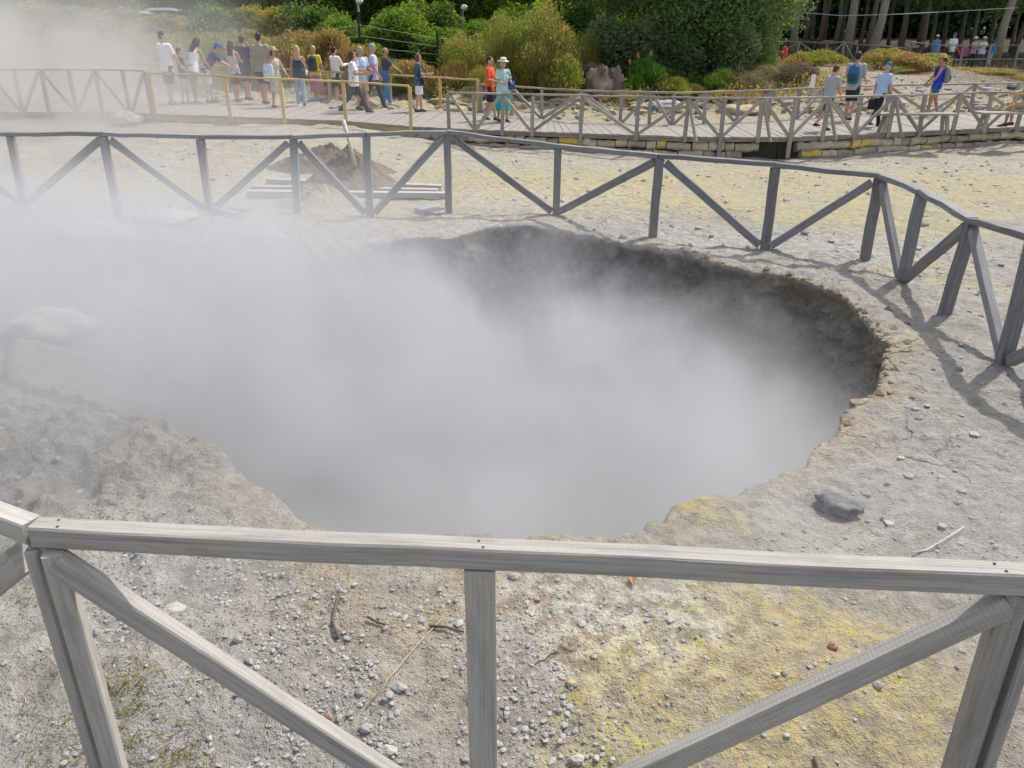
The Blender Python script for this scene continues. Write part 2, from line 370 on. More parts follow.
NA = 1080
th = np.linspace(-np.pi, np.pi, NA, endpoint=False); Rr = rimR(th); Rsm = rimS(th); Rsm = sum(np.roll(Rsm, q) for q in range(-9, 10)) / 19; ct, stt = np.cos(th), np.sin(th)
wl = np.exp(-((np.abs(np.angle(np.exp(1j * (th - R(170))))) / R(48)) ** 4))      # 1 on the gently sloping left side
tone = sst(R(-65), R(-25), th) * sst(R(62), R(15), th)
st_k = np.minimum(.02 * 1.052 ** np.arange(37), .125); st_k = np.concatenate([st_k, np.full(205, .125), .125 * 1.06 ** np.arange(90)])
ks = np.concatenate([np.arange(0, 1.9, .017), 1.9 + np.cumsum(st_k)])
ks = ks[ks < 420]; ks = np.append(ks, 600.0)
V = []; MASK = []; MASK2 = []
NI = 70
def gauss(x, y, L):
    t = 0
    for (px, py, r, a) in L:
        qx, qy = gp(px, py); t = t + a * np.exp(-((x - qx) ** 2 + ((y - qy)) ** 2) / (r * r))
    return t
YEL = [(640, 700, .45, .8), (740, 660, .4, .9), (560, 730, .2, .3), (950, 730, .4, .75), (700, 740, .4, .6), (820, 620, .4, .5), (690, 600, .3, .45), (720, 520, .25, .8), (600, 535, .3, .45), (520, 532, .2, .45), (690, 505, .1, .9), (930, 470, .4, .2), (880, 610, .3, .25),
       (262, 226, .5, 1.8), (312, 224, .45, 1.6), (400, 211, .45, 1.2), (150, 215, .5, .5), (220, 225, .4, .8), (430, 222, .5, .5), (560, 215, .8, .3), (860, 270, .5, .45), (930, 265, .7, .5), (985, 285, .6, .5), (900, 330, .4, .5), (945, 350, .4, .35), (820, 220, 1.0, .45), (960, 235, 1.2, .5), (720, 200, 1.2, .4), (905, 205, 1.4, .5), (600, 180, 1.6, .4), (500, 165, 1.5, .4), (860, 178, 1.6, .5), (980, 178, 2, .55), (700, 170, 1.6, .4), (760, 385, .2, 0)]
TAN = [(360, 610, .4, .5), (300, 560, .4, .3), (470, 620, .45, .45), (600, 600, .5, .5), (520, 532, .35, .8), (620, 525, .3, .9), (850, 720, .6, .6), (700, 690, .5, .5), (900, 640, .5, .4), (560, 640, .5, .5), (260, 500, .35, .5), (150, 470, .5, .12), (330, 545, .3, .5), (680, 505, .2, .8), (830, 430, .3, 1.1), (862, 388, .3, 1.1), (885, 350, .25, .8), (700, 495, .2, .6), (780, 472, .2, .5), (560, 533, .3, .8), (460, 538, .25, .8), (330, 230, .8, .8), (250, 205, 1.4, .7), (430, 190, 1.5, .6), (330, 165, 2.2, .6), (700, 160, 3, .35), (520, 185, 2, .3), (950, 160, 3, .2), (100, 190, 3, .5)]
GRIT = [(330, 690, .45, .9), (420, 730, .5, 1), (600, 735, .4, .9), (540, 640, .5, .5), (250, 560, .5, .5), (960, 500, .8, .25), (300, 640, .4, .7), (100, 700, .5, .4), (150, 470, .6, .2), (60, 440, .7, .2), (200, 520, .5, .3), (80, 560, .6, .4)]
WHT = [(620, 640, .3, .8), (560, 600, .3, .5), (690, 620, .25, .8), (560, 190, 1.5, .5), (860, 250, 1.0, .4), (100, 600, .5, .3), (820, 390, .1, 0), (480, 222, .6, .6), (700, 240, .7, .4)]
def masks(x, y, extra_dark=None, extra_tan=None):
    m = np.zeros((len(x), 4)); m2 = np.zeros((len(x), 4)); m[:, 3] = m2[:, 3] = 1
    m[:, 0] = np.clip(gauss(x, y, YEL) + .62 * sst(8.5, 12.5, y) * sst(31, 27, y), 0, 1)
    m[:, 1] = np.clip(gauss(x, y, TAN) + .8 * sst(23, 26, y), 0, 1)
    m2[:, 0] = sst(26.5, 31, y) * (1 - .85 * np.exp(-((x - 14) / 3.2) ** 2) * sst(38, 33, y))
    m2[:, 1] = np.clip(gauss(x, y, GRIT) + .15, 0, 1); m2[:, 2] = np.clip(gauss(x, y, WHT), 0, 1)
    if extra_dark is not None: m[:, 2] = extra_dark
    if extra_tan is not None: m[:, 1] = np.clip(m[:, 1] + extra_tan, 0, 1)
    return m, m2
# inner wall, from the bottom up to the lip
prof_s = np.array([0, .03, .07, .15, .30, .55, 1.0, 1.7, 2.6, 3.2, 3.4])            # way down
prof_in = np.array([0, .01, -.03, -.10, -.06, .02, .14, .35, .8, 1.6, 9.])           # inset on the steep side
gent_in = np.array([0, .10, .22, .45, .85, 1.3, 1.9, 2.4, 2.9, 3.2, 9.])
dd = np.concatenate([np.linspace(0, .6, 34), np.linspace(.64, 3.4, 37)])
for d in dd[::-1]:
    ins = np.interp(d, prof_s, prof_in) * (1 - wl) + np.interp(d, prof_s, gent_in) * wl
    if d > 3.3: ins = np.maximum(ins, Rr - .02)
    kd = math.exp(-d / .16); Rd = Rr * kd + (1 - kd) * Rsm
    rr = np.maximum(Rd - ins, .02); x = CX + rr * ct; y = CY + rr * stt
    f = min(1, d / .25)
    dz_ = np.full(NA, -d); amp = f * (.20 - .12 * wl)
    rr2 = np.maximum(rr + amp * 1.3 * fbm(x * 2.2, y * 2.2, dz_ * 3.2, o=6, s=31, g=.6) - f * .22 * np.abs(fbm(x * 4, y * 4, dz_ * 6, o=5, s=34, g=.62)) * (1 - .6 * wl) + f * .05 * fbm(x * 11, y * 11, dz_ * 16, o=3, s=32), .02)
    if d > 3.3: rr2 = rr
    x = CX + rr2 * ct; y = CY + rr2 * stt
    lipz = ground_z(CX + Rr * ct, CY + Rr * stt)
    z = lipz - d + wl * f * .22 * fbm(x * 1.6, y * 1.6, o=5, s=33)
    V.append(np.stack([x, y, z], 1))
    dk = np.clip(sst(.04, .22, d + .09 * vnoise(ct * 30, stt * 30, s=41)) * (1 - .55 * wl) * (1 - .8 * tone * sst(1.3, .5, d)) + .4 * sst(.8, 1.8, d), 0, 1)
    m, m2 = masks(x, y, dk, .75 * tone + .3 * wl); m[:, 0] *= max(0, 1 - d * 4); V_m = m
    MASK.append(m); MASK2.append(m2)
for k in ks[1:]:
    f = sst(0, 14, k)
    rr = Rr * (1 - f) + 3.3 * f + k
    x = CX + rr * ct; y = CY + rr * stt
    z = ground_z(x, y)
    lip = math.exp(-k / .12)
    z = z + (1 - wl) * (.02 * math.exp(-((k - .16) / .12) ** 2)) - wl * .12 * math.exp(-k / .35)
    V.append(np.stack([x, y, z], 1))
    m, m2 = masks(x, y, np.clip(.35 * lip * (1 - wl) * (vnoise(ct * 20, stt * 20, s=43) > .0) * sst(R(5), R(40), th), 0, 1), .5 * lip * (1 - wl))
    MASK.append(m); MASK2.append(m2)
V = np.concatenate(V); nr = len(V) // NA
idx = np.arange(nr * NA).reshape(nr, NA); nx = np.roll(idx, -1, 1)
F = np.stack([idx[:-1], nx[:-1], nx[1:], idx[1:]], -1).reshape(-1, 4)
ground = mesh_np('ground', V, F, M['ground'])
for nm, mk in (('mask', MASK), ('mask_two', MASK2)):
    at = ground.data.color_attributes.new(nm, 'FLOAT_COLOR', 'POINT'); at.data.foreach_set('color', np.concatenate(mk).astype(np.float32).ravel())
tag(ground, kind='structure')
def in_crater(x, y, mar=0.0):
    return np.hypot(x - CX, y - CY) < rimR(np.arctan2(y - CY, x - CX)) + mar

# ------------------------------------------------------------------ loose stones
def ico(sub):
    import bmesh
    bm = bmesh.new(); bmesh.ops.create_icosphere(bm, subdivisions=sub, radius=1); bm.verts.ensure_lookup_table()
    v = np.array([p.co[:] for p in bm.verts]); f = np.array([[q.index for q in p.verts] for p in bm.faces]); bm.free(); return v, f
IV, IF = ico(1); IV3, IF3 = ico(4)
def stones(n, xr, yr, sr, mask=None, flat=.6):
    VV = []; FF = []; b = 0; c = 0; tries = 0
    while c < n and tries < 40:
        tries += 1
        x = RNG.uniform(*xr, n); y = RNG.uniform(*yr, n)
        ok = ~in_crater(x, y, .05) & (np.hypot(x, y) > .2)
        if mask is not None: ok &= RNG.uniform(0, 1, n) < mask(x, y)
        x, y = x[ok], y[ok]; z = ground_z(x, y)
        for i in range(len(x)):
            if c >= n: break
            s = sr[0] * (sr[1] / sr[0]) ** (RNG.uniform() ** 2.6)
            v = IV * (1 + .28 * RNG.standard_normal((len(IV), 1)).clip(-1, 1)) * np.array([s, s * RNG.uniform(.6, 1), s * RNG.uniform(flat * .7, flat * 1.2)])
            a = RNG.uniform(0, 6.28); ca, sa = math.cos(a), math.sin(a)
            v = np.stack([v[:, 0] * ca - v[:, 1] * sa + x[i], v[:, 0] * sa + v[:, 1] * ca + y[i], v[:, 2] + z[i] + s * .12], 1)
            VV.append(v); FF.append(IF + b); b += len(IV); c += 1
    return VV, FF, b
def gravel(name, specs):
    VV = []; FF = []; b = 0
    for sp in specs:
        v, f, k = stones(*sp[:4], **(sp[4] if len(sp) > 4 else {})); VV += v; FF += [q + b for q in f]; b += k
    o = mesh_np(name, np.concatenate(VV), np.concatenate(FF), M['gravel'], smooth=False); return o
gm = lambda x, y: np.clip(gauss(x, y, GRIT) * np.clip(.35 + 2.2 * fbm(x * 3.1, y * 3.1, o=3, s=77), .05, 1), .025, 1)
g_ = gravel('gravel', [(6500, (-1.9, 2.3), (1.5, 3.5), (.0025, .016), dict(mask=gm)), (160, (-1.4, 1.6), (1.7, 3.3), (.010, .022), dict(mask=gm)), (1100, (-2.2, 2.5), (1.45, 3.5), (.003, .015), {}), (900, (-4, 4.6), (2.2, 6.5), (.004, .026), {}), (1300, (1.5, 6), (3, 9), (.005, .035), {}), (1500, (-8, 12), (9, 19), (.012, .06), {}), (1500, (-14, 24), (25.0, 32), (.03, .22), {})])
VV, FF, b_ = [], [], 0
for i in range(420):
    t_ = R(random.triangular(-45, 75, 5)); rr_ = float(rimR(np.array([t_]))[0]) + random.uniform(-.02, .03) + random.random() ** 2.5 * .3; s_ = .007 * (7 ** (random.random() ** 2.2))
    x, y = CX + rr_ * math.cos(t_), CY + rr_ * math.sin(t_)
    v = IV * (1 + .3 * RNG.standard_normal((len(IV), 1)).clip(-1, 1)) * np.array([s_ * random.uniform(.7, 1.3), s_ * random.uniform(.7, 1.3), s_ * random.uniform(.55, 1.0)]); VV.append(v + np.array([x, y, gz(x, y) + s_ * .1])); FF.append(IF + b_); b_ += len(IV)
tag(mesh_np('rubble', np.concatenate(VV), np.concatenate(FF), mat_rock('crust_rubble', [(.20, .15, .105), (.36, .30, .23), (.28, .22, .16)], 20), smooth=False), 'crumbled crust lying along the right rim of the crater', 'rubble', kind='stuff')
tag(g_, 'scattered grey and reddish gravel lying on the pale ground', 'gravel', kind='stuff')

def rock(name, loc, size, mat, label, cat='rock', rz=0.0, seed=1, rough=.25, group=None, sink=.25, parent=None):
    v = IV3.copy(); n = fbm(v[:, 0] * 1.3 + seed * 7.1, v[:, 1] * 1.3, v[:, 2] * 1.3, o=5, s=seed)
    q = np.round(v * 2.1 + .3 * seed) / 2.1
    n = n + .35 * fbm(v[:, 0] * 5 + seed, v[:, 1] * 5, v[:, 2] * 5, o=4, s=seed + 3, g=.6)
    v = v * (1 + rough * 1.5 * n)[:, None] * (1 + rough * .5 * vnoise(q[:, 0] * 3, q[:, 1] * 3, q[:, 2] * 3, s=seed + 9))[:, None]
    v = v * np.array(size); v[:, 2] = np.maximum(v[:, 2], -size[2] * .8)
    o = mesh_np(name, v, IF3, mat, smooth=True); o.location = (loc[0], loc[1], gz(*loc) + size[2] * (1 - sink) - size[2] * .35); o.rotation_euler = (0, 0, rz)
    if label: tag(o, label, cat, group)
    return o
def rk(px, py, wpx, hrel, mat, label, z=0.0, **kw):
    x, y = gp(px, py, z); s = wpx / FPX * math.hypot(y, CAMH) * .5
    return rock(kw.pop('name', 'rock'), (x, y), (s, s * .75, s * hrel), mat, label, seed=random.randint(1, 999), **kw)
random.seed(21)
M['rock_dark'] = mat_rock('dark_rock', [(.12, .12, .125), (.15, .15, .155), (.21, .21, .21)])
rk(838, 508, 42, .42, M['rock_dark'], 'dark grey angular rock lying alone on the grey ground right of the crater', rz=-.5, rough=.3)
rk(385, 733, 17, .6, M['rock_pale'], 'pale rounded stone beside the foot of the near rail brace', name='stone', cat='stone')
rk(578, 740, 15, .6, M['rock_pale'], 'largest whitish pebble in the grey gravel right of the middle near post', name='stone', cat='stone')
rk(398, 684, 14, .6, M['rock'], 'blue grey pebble in gravel left of the middle near post', name='stone', cat='stone')
rk(365, 717, 13, .6, M['rock'], 'small grey pebble up and left of the pale rounded stone', name='stone', cat='stone')
rk(571, 680, 11, .6, M['rock_warm'], 'brownish pebble on the whitish patch right of the middle near post', name='stone', cat='stone')
rk(174, 608, 22, .22, M['rock_pale'], 'flat whitish stone slab beside the long near brace', name='stone', cat='stone', rough=.15)
rk(832, 651, 10, .7, M['rock_red'], 'small brick red stone on the sandy ground above the right brace', name='stone', cat='stone')
rk(834, 760, 14, .6, M['rock_warm'], 'small ochre stone on the ground below the right brace', name='stone', cat='stone')
rk(515, 579, 13, .6, M['rock'], 'round dark pebble just below the near rail right of its middle post', name='stone', cat='stone')
rk(238, 639, 11, .7, M['rock'], 'small black stone in the ground above the near brace', name='stone', cat='stone')
rk(911, 407, 16, .5, M['rock'], 'flat dark stone near the right rim of the crater', name='stone', cat='stone')
rk(97, 250, 74, .5, M['rock_pale'], 'large pale boulder in steam left behind the crater', z=.05, name='boulder', cat='boulder', sink=.6, rough=.14)
rk(52, 338, 80, .42, M['rock_pale'], 'broad pale boulder half lost in steam at the left edge of the crater', name='boulder', cat='boulder', sink=.7, rough=.16)
rk(168, 230, 60, .35, M['rock_pale'], 'low pale rock under the left far fence beside the boulder', cat='rock')
rk(350, 352, 60, .4, M['rock_pale'], None) if False else None
rk(127, 130, 28, .7, M['rock_pale'], 'pale rock standing in steam between the far fence and the boardwalk', z=-.0)
rk(268, 252, 46, .5, M['rock'], 'dark grey rock ledge at the back rim below the left fence', cat='rock', sink=.8, rough=.4)
rk(430, 211, 34, .3, M['rock'], 'flat grey slab at the foot of a far fence post', cat='rock')
# rocks behind the boardwalk
rock('rock', (-1.55, 27.2), (.6, .4, .22), M['rock_warm'], 'low ochre rock behind the boardwalk beside the brown round bush', 'rock', seed=5)
rock('rock', (zp(570, 100, 27)[0], 27.0), (.6, .4, .2), M['rock_warm'], 'low ochre rock behind the boardwalk below the rock stack', 'rock', seed=8)
rock('rock', (zp(745, 105, 26)[0], 26.0), (.75, .45, .2), M['rock_warm'], 'long low ochre rock behind the boardwalk below the grey brush', 'rock', seed=9)
rock('rock', (zp(665, 108, 26)[0], 26.3), (.6, .4, .2), M['rock'], 'dark grey rock behind the boardwalk below the fern', 'rock', seed=14)

# ------------------------------------------------------------------ twigs, sticks, leaf
def twig(pxs, r, mat, label, name='twig', cat='twig', lift=.008):
    pts = []
    for p in pxs:
        x, y = gp(*p); pts.append((x, y, gz(x, y) + r + lift * random.uniform(.3, 1.5)))
    m = MB(); m.tube(pts, [r * (1 - .5 * i / len(pts)) for i in range(len(pts))], 6)
    return tag(m.build(name, mat, smooth=True), label, cat)
M['straw'] = mat_plain('straw', (.46, .38, .22), .8)
M['twig_dark'] = mat_plain('dark_twig', (.12, .10, .085), .9)
M['twig_pale'] = mat_plain('pale_twig', (.5, .47, .43), .9)
twig([(912, 552), (928, 545), (945, 537), (965, 524)], .005, M['twig_pale'], 'pale curved twig lying on grey ground right of the crater', lift=.015)
twig([(338, 638), (333, 625), (336, 612), (340, 598)], .007, M['twig_dark'], 'short dark forked stick on sandy ground left of the middle near post', 'stick', 'stick')
twig([(366, 700), (395, 672), (420, 645), (443, 620)], .0026, M['straw'], 'long yellow straw lying on gravel left of the middle near post', 'straw', 'straw')
twig([(430, 628), (445, 632), (464, 636)], .007, M['twig_dark'], 'dark stick touching the middle near post', 'stick', 'stick')
twig([(368, 620), (378, 626), (386, 630)], .006, M['twig_dark'], 'small dark stick between the forked stick and the straw', 'stick', 'stick')
twig([(818, 741), (822, 750), (826, 757)], .008, M['twig_dark'], 'short brown stick on the ground under the right brace', 'stick', 'stick')
lf = MB(); x, y = gp(632, 583); z = gz(x, y) + .02
lf.add([(x, y - .05, z), (x + .02, y, z + .012), (x + .005, y + .06, z), (x - .018, y, z + .008), (x, y, z - .004)], [(0, 1, 4), (1, 2, 4), (2, 3, 4), (3, 0, 4)])
tag(lf.build('dry_leaf', mat_plain('brown_leaf', (.34, .17, .08), .8)), 'dry brown leaf lying below the near rail', 'leaf')

# ------------------------------------------------------------------ fences
def part(name, mat, parent, *beams):
    m = MB()
    for b in beams: m.beam(*b[:4], **(b[4] if len(b) > 4 else {}))
    return m.build(name, mat, parent)
# near fence
ZR = .98
nf = empty('guard_rail', (-.09, 1.79, 0), 0, 'weathered grey wooden guard rail right in front of the crater', 'fence')
nf_off = Vector(nf.location)
def nb(p0, p1, w, h, **kw): return (Vector(p0) - nf_off, Vector(p1) - nf_off, w, h, kw)
A = Vector((-1.355, 1.90, ZR)); Bm = Vector((-.09, 1.795, ZR)); Cc = Vector((1.30, 1.69, ZR))
ext = (Cc - A).normalized()
rail0 = part('rail', M['wood'], nf, nb(A + Vector((0, 0, .011)), Cc + ext * 1.3 + Vector((0, 0, .011)), .064, .068, wob=.0022))
part('rail', M['wood'], nf, nb(A + Vector((-.012, .012, .011)), A + Vector((-1.35, .62, .03)), .064, .068))
GZN = -.2
for (q_, o_) in ((A.lerp(Cc, .025), .02), (A.lerp(Cc, .03), -.022), (Bm, .018), (Bm + Vector((.012, 0, 0)), -.02), (A.lerp(Cc, .985), .02), (A.lerp(Cc, .99), -.02)):
    m = MB(); c_ = q_ + Vector((0, o_ * .75, .0455)) - nf_off; m.tube([c_, c_ + Vector((0, 0, .0025))], [.0042, .0036], 10); m.build('nail', mat_plain('rusty_nail', (.06, .045, .04), .6), rail0)
part('post', M['wood'], nf, nb((-1.292, 1.862, GZN), (-1.292, 1.862, ZR - .024), .056, .062, up=(0, 1, 0), roll=.25))
part('post', M['wood'], nf, nb((-1.362, 1.885, GZN), (-1.362, 1.885, ZR - .024), .035, .075, up=(0, 1, 0), roll=.2))
part('post', M['wood_saw'], nf, nb((-.088, 1.80, GZN), (-.088, 1.80, ZR - .024), .085, .07, up=(0, 1, 0)))
part('post', M['wood_saw'], nf, nb((1.325, 1.70, GZN), (1.325, 1.70, ZR - .024), .058, .085, up=(0, 1, 0), roll=-.3))
part('post', M['wood'], nf, nb((1.40, 1.715, GZN), (1.395, 1.70, ZR - .024), .035, .08, up=(0, 1, 0)))
part('brace', M['wood'], nf, nb((-1.285, 1.85, ZR - .052), (-.14, 1.80, -.10), .052, .072))
part('brace', M['wood_saw'], nf, nb((1.305, 1.685, ZR - .06), (-.03, 1.785, -.125), .052, .072))
part('brace', M['wood'], nf, nb((-1.43, 1.92, ZR - .09), (-2.55, 2.5, -.1), .062, .085))
part('brace', M['wood'], nf, nb((1.43, 1.69, ZR - .09), (2.6, 1.6, -.1), .062, .085))

# fence round the far side of the crater
FF_ = [((10, 135), (25, 207)), ((103, 135), (120, 222)), ((200, 138), (211, 218)), ((293, 138), (297, 214)), ((366, 135), (370, 216)), ((447, 133), (449, 210)), ((558, 147), (556, 212)), ((660, 157), (652, 237)), ((776, 166), (765, 248)), ((880, 177), (865, 258)), ((922, 193), (902, 280)), ((972, 222), (943, 313)), ((1045, 250), (1003, 365))]
ff = empty('wooden_fence', (0, 10.6, 0), 0, 'dark grey wooden fence with crossed braces along the far and right rim of the crater', 'fence')
ffo = Vector((0, 10.6, 0))
bases = []; tops = []
for (a, b) in FF_:
    x, y = gp(*b); z = gz(x, y); xt, zt = zp(*a, y + .0)
    bases.append(Vector((x, y, z))); tops.append(Vector((xt, y, zt)))
tops[12] = Vector((3.66, 5.5, .96))
bases.insert(0, Vector((-8.2, 11.6, gz(-8.2, 11.6)))); tops.insert(0, Vector((-8.2, 11.6, .99)))
bases.append(Vector((3.75, 4.3, 0))); tops.append(Vector((3.75, 4.3, 1.0)))
bases.append(Vector((4.3, 3.2, 0))); tops.append(Vector((4.3, 3.2, 1.0)))
for i in range(len(bases)):
    part('post', M['wood_far'], ff, (bases[i] - ffo + Vector((0, 0, -.15)), tops[i] - ffo - Vector((0, 0, .02)), .095, .08, dict(up=(0, 1, 0), wob=.004)))
    if i + 1 < len(bases):
        part('rail', M['wood_far'], ff, (tops[i] - ffo + Vector((0, 0, .012)), tops[i + 1] - ffo + Vector((0, 0, .012)), .10, .05, dict(wob=.006)))
for i in range(0, len(bases) - 1):
    hi, lo = (i, i + 1) if i % 2 == 0 else (i + 1, i)
    hi, lo = (lo, hi) if False else (hi, lo)
    # tall joints are the odd ones of the measured list
    hi, lo = (i + 1, i) if (i % 2 == 1) else (i, i + 1)
    d = (tops[lo] - tops[hi]); d.z = 0; d.normalize(); off = Vector((d.y, -d.x, 0)) * .0
    p0 = tops[hi] + d * .07 - Vector((0, 0, .06)); p1 = bases[lo] - d * .06 + Vector((0, 0, .04))
    part('brace', M['wood_far'], ff, (p0 - ffo, p1 - ffo, .065, .085, dict(wob=.003)))

# ------------------------------------------------------------------ boardwalk
FRONT = [(-20, 22), (-14, 21.8), (-11.2, 21.7), (-9.5, 21.4), (-4.45, 22.1), (-2.6, 21.35), (-1.6, 21.2), (1.65, 20.2), (4.2, 19.45), (6.3, 19.4), (8.4, 20), (10.7, 20.8), (13.4, 21.7), (20, 23.8), (27, 26)]
BACK = [(-20, 27), (-14, 27), (-11, 27), (-9.5, 27), (-4.2, 26.7), (-2.4, 26.2), (-.6, 25.2), (1.5, 22.9), (4.2, 22.0), (6.5, 22.7), (8.6, 23.9), (11.0, 25), (13.8, 25.6), (20, 27.3), (27, 29.4)]
def deck_z(x): return float(np.interp(x, [-20, -9.5, -4.4, -1.5, 40], [.35, .35, .1, 0, 0]))
def fr(x): return float(np.interp(x, [p[0] for p in FRONT], [p[1] for p in FRONT]))
def bk(x): return float(np.interp(x, [p[0] for p in BACK], [p[1] for p in BACK]))
bw = empty('boardwalk', (0, 21, 0), 0, 'grey plank boardwalk curving behind the crater on a low stone wall', 'boardwalk')
bo = Vector((0, 21, 0))
mp = MB(); n = 0
for s in range(len(FRONT) - 1):
    a0, a1 = Vector(FRONT[s]).to_3d(), Vector(FRONT[s + 1]).to_3d(); b0, b1 = Vector(BACK[s]).to_3d(), Vector(BACK[s + 1]).to_3d()
    k = max(1, round((a1 - a0).length / .2))
    for i in range(k):
        f0, f1 = i / k + .004 / ((a1 - a0).length), (i + 1) / k - .010 / ((a1 - a0).length)
        q = []; zj = random.uniform(-.006, .006)
        for (u, v, f) in ((a0, a1, f0), (a0, a1, f1), (b0, b1, f1), (b0, b1, f0)):
            p = u.lerp(v, f); p.z = deck_z(p.x) + zj + random.uniform(-.003, .003); q.append(p - bo)
        e = (q[0] - q[3]).normalized() * random.uniform(0, .05); q[0] += e; q[1] += e
        lo = [p - Vector((0, 0, .05)) for p in q]; U = random.uniform(0, 90)
        ln = (q[3] - q[0]).length
        uvt = [(U, U), (U, U + .2), (U + ln, U + .2), (U + ln, U)]
        mp.add(q + lo, [(0, 1, 2, 3), (7, 6, 5, 4), (0, 4, 5, 1), (1, 5, 6, 2), (2, 6, 7, 3), (3, 7, 4, 0)], [uvt, uvt, [(U, U), (U, U + .05), (U + .2, U + .05), (U + .2, U)], uvt, uvt, uvt])
mp.build('deck', M['wood_deck'], bw)
mb_ = MB(); mb2 = MB(); mb3 = MB(); mb4 = MB()
for s in range(len(FRONT) - 1):
    p, q = FRONT[s], FRONT[s + 1]
    tgt = mb2 if (p[0] >= -9.6 and q[0] <= -2.5) else (mb4 if p[0] < -9 else mb_)
    tgt.beam(Vector((p[0], p[1] + .05, deck_z(p[0]) - .085)) - bo, Vector((q[0], q[1] + .05, deck_z(q[0]) - .085)) - bo, .06, .14 if tgt is mb2 else .065)
    p, q = BACK[s], BACK[s + 1]
    mb3.beam(Vector((p[0], p[1] - .08, deck_z(p[0]) - .125)) - bo, Vector((q[0], q[1] - .08, deck_z(q[0]) - .125)) - bo, .06, .14)
mb_.build('edge_beam', M['wood_deck'], bw); mb4.build('edge_beam', M['wood_deck'], bw); mb3.build('edge_beam', M['wood_deck'], bw)
tag(mb2.build('edge_beam', M['wood_new'], bw), 'new yellow pine edge beam')

# stone wall under the deck
sw = empty('stone_wall', (0, 21, 0), 0, 'low wall of grey and yellow stained stone blocks under the boardwalk edge', 'wall')
blk = MB(); mor = MB()
def fpt(s):     # point along the front edge by length
    for i in range(len(FRONT) - 1):
        a, b = Vector(FRONT[i]), Vector(FRONT[i + 1]); L = (b - a).length
        if s <= L or i == len(FRONT) - 2: return a.lerp(b, s / L), (b - a).normalized()
        s -= L
LEN = sum((Vector(FRONT[i + 1]) - Vector(FRONT[i])).length for i in range(len(FRONT) - 1))
gapx = (gp(764, 145, -.2)[0], gp(789, 145, -.2)[0]); gk = 2.5 / (2.3 + .2)
gapx = (5.6, 6.75)
s_ = 6.0
CH = .215
while s_ < LEN - 1:
    p, d = fpt(s_); g = gz(p.x, p.y) - .06; top = deck_z(p.x) - .20
    rows = max(1, int(round((top - g) / CH))); 
    s_ += .02
    if s_ == 0: break
    break
for row in range(6):
    s = 6.0 + random.uniform(0, .3)
    while s < LEN - 1.5:
        L = random.choice((.24, .3, .38, .45, .58)); p, d = fpt(s + L / 2); g = gz(p.x, p.y + .1) - .1; top = deck_z(p.x) - .12
        zt = top - row * CH
        if zt > g + .03 and not (gapx[0] < p.x < gapx[1]):
            h = CH - .02 + random.uniform(-.04, .01)
            c = Vector((p.x, p.y + .13 + random.uniform(-.02, .02), zt - CH / 2 + random.uniform(-.022, .022))); q = Vector((d.x, d.y, random.uniform(-.04, .04)))
            blk.beam(c - q * (L / 2 - .012) - bo, c + q * (L / 2 - .012) - bo, .22, h, ch=.05, wob=.02, seg=.11)
        s += L
blk.build('stone_course', M['block'], sw)
for i in range(len(FRONT) - 1):
    xa, xb = FRONT[i][0], FRONT[i + 1][0]
    segs = [(xa, xb)]
    if xa < gapx[0] and xb > gapx[1]: segs = [(xa, gapx[0]), (gapx[1], xb)]
    for (u, v) in segs:
        mor.beam(Vector((u, fr(u) + .25, (deck_z(u) - .12 + gz(u, fr(u)) - .3) / 2)) - bo, Vector((v, fr(v) + .25, (deck_z(v) - .12 + gz(v, fr(v)) - .3) / 2)) - bo, .2, max(.3, deck_z(u) - .12 - gz(u, fr(u)) + .3), ch=.002, wob=0)
mor.build('mortar', M['mortar'], sw)

# railings on the boardwalk
def railing(name, pts, zs, H, mat, label, hi0, xs=True, up_w=.05, post_drop=.0, deep=(), group=None, lower=False, extra_brace=()):
    c = Vector((*pts[len(pts) // 2], 0)); root = empty(name, c, 0, label, 'railing', group)
    P = [Vector((p[0], p[1], zs(p[0]))) - c for p in pts]
    for i, p in enumerate(P):
        dr = .12 if i not in deep else .48
        j = Vector((random.uniform(-.03, .03), random.uniform(-.03, .03), 0))
        part('post', mat, root, (p + Vector((0, 0, -dr)), p + j + Vector((0, 0, H - .02)), .09, .07, dict(up=(0, 1, 0), wob=.004)))
        if i + 1 < len(P):
            part('rail', mat, root, (p + Vector((0, 0, H)), P[i + 1] + Vector((0, 0, H)), .085, .045, dict(wob=.006)))
            if lower: part('rail', mat, root, (p + Vector((0, 0, H * .42)), P[i + 1] + Vector((0, 0, H * .42)), .04, .06, dict(wob=.006)))
            if xs:
                h, l = (i, i + 1) if (i % 2 == hi0) else (i + 1, i)
                d = (P[l] - P[h]); d.z = 0; d.normalize()
                part('brace', mat, root, (P[h] + d * .06 + Vector((0, 0, H - .07)), P[l] - d * .05 + Vector((0, 0, .03)), .05, .075, dict(wob=.003)))
        if i in extra_brace:
            part('brace', mat, root, (p + Vector((.03, -.02, H - .1)), p + Vector((.22, -.28, -.08)), .05, .07, dict(wob=.003)))
    return root
def fx(px, back=False):      # x of a measured picture column on the front / back edge
    x = 0.0
    for _ in range(30):
        Y = bk(x) if back else fr(x)
        dx = (px - 512) / FPX; zc = Y * math.cos(PITCH) + (CAMH - deck_z(x) - .4) * math.sin(PITCH)
        x = .5 * x + .5 * dx * zc
    return x
fpx = [449, 475, 502, 532, 581, 637, 686, 722, 760, 792, 825, 857, 891, 922, 956, 988, 1020, 1055, 1090, 1130]
fp = [(fx(p), fr(fx(p)) - .03) for p in fpx]
railing('boardwalk_railing', fp, deck_z, .86, M['wood_deck'], 'weathered grey front railing of the boardwalk with crossed braces', 0, deep=(4, 7, 9), extra_brace=(6, 8, 10, 12))
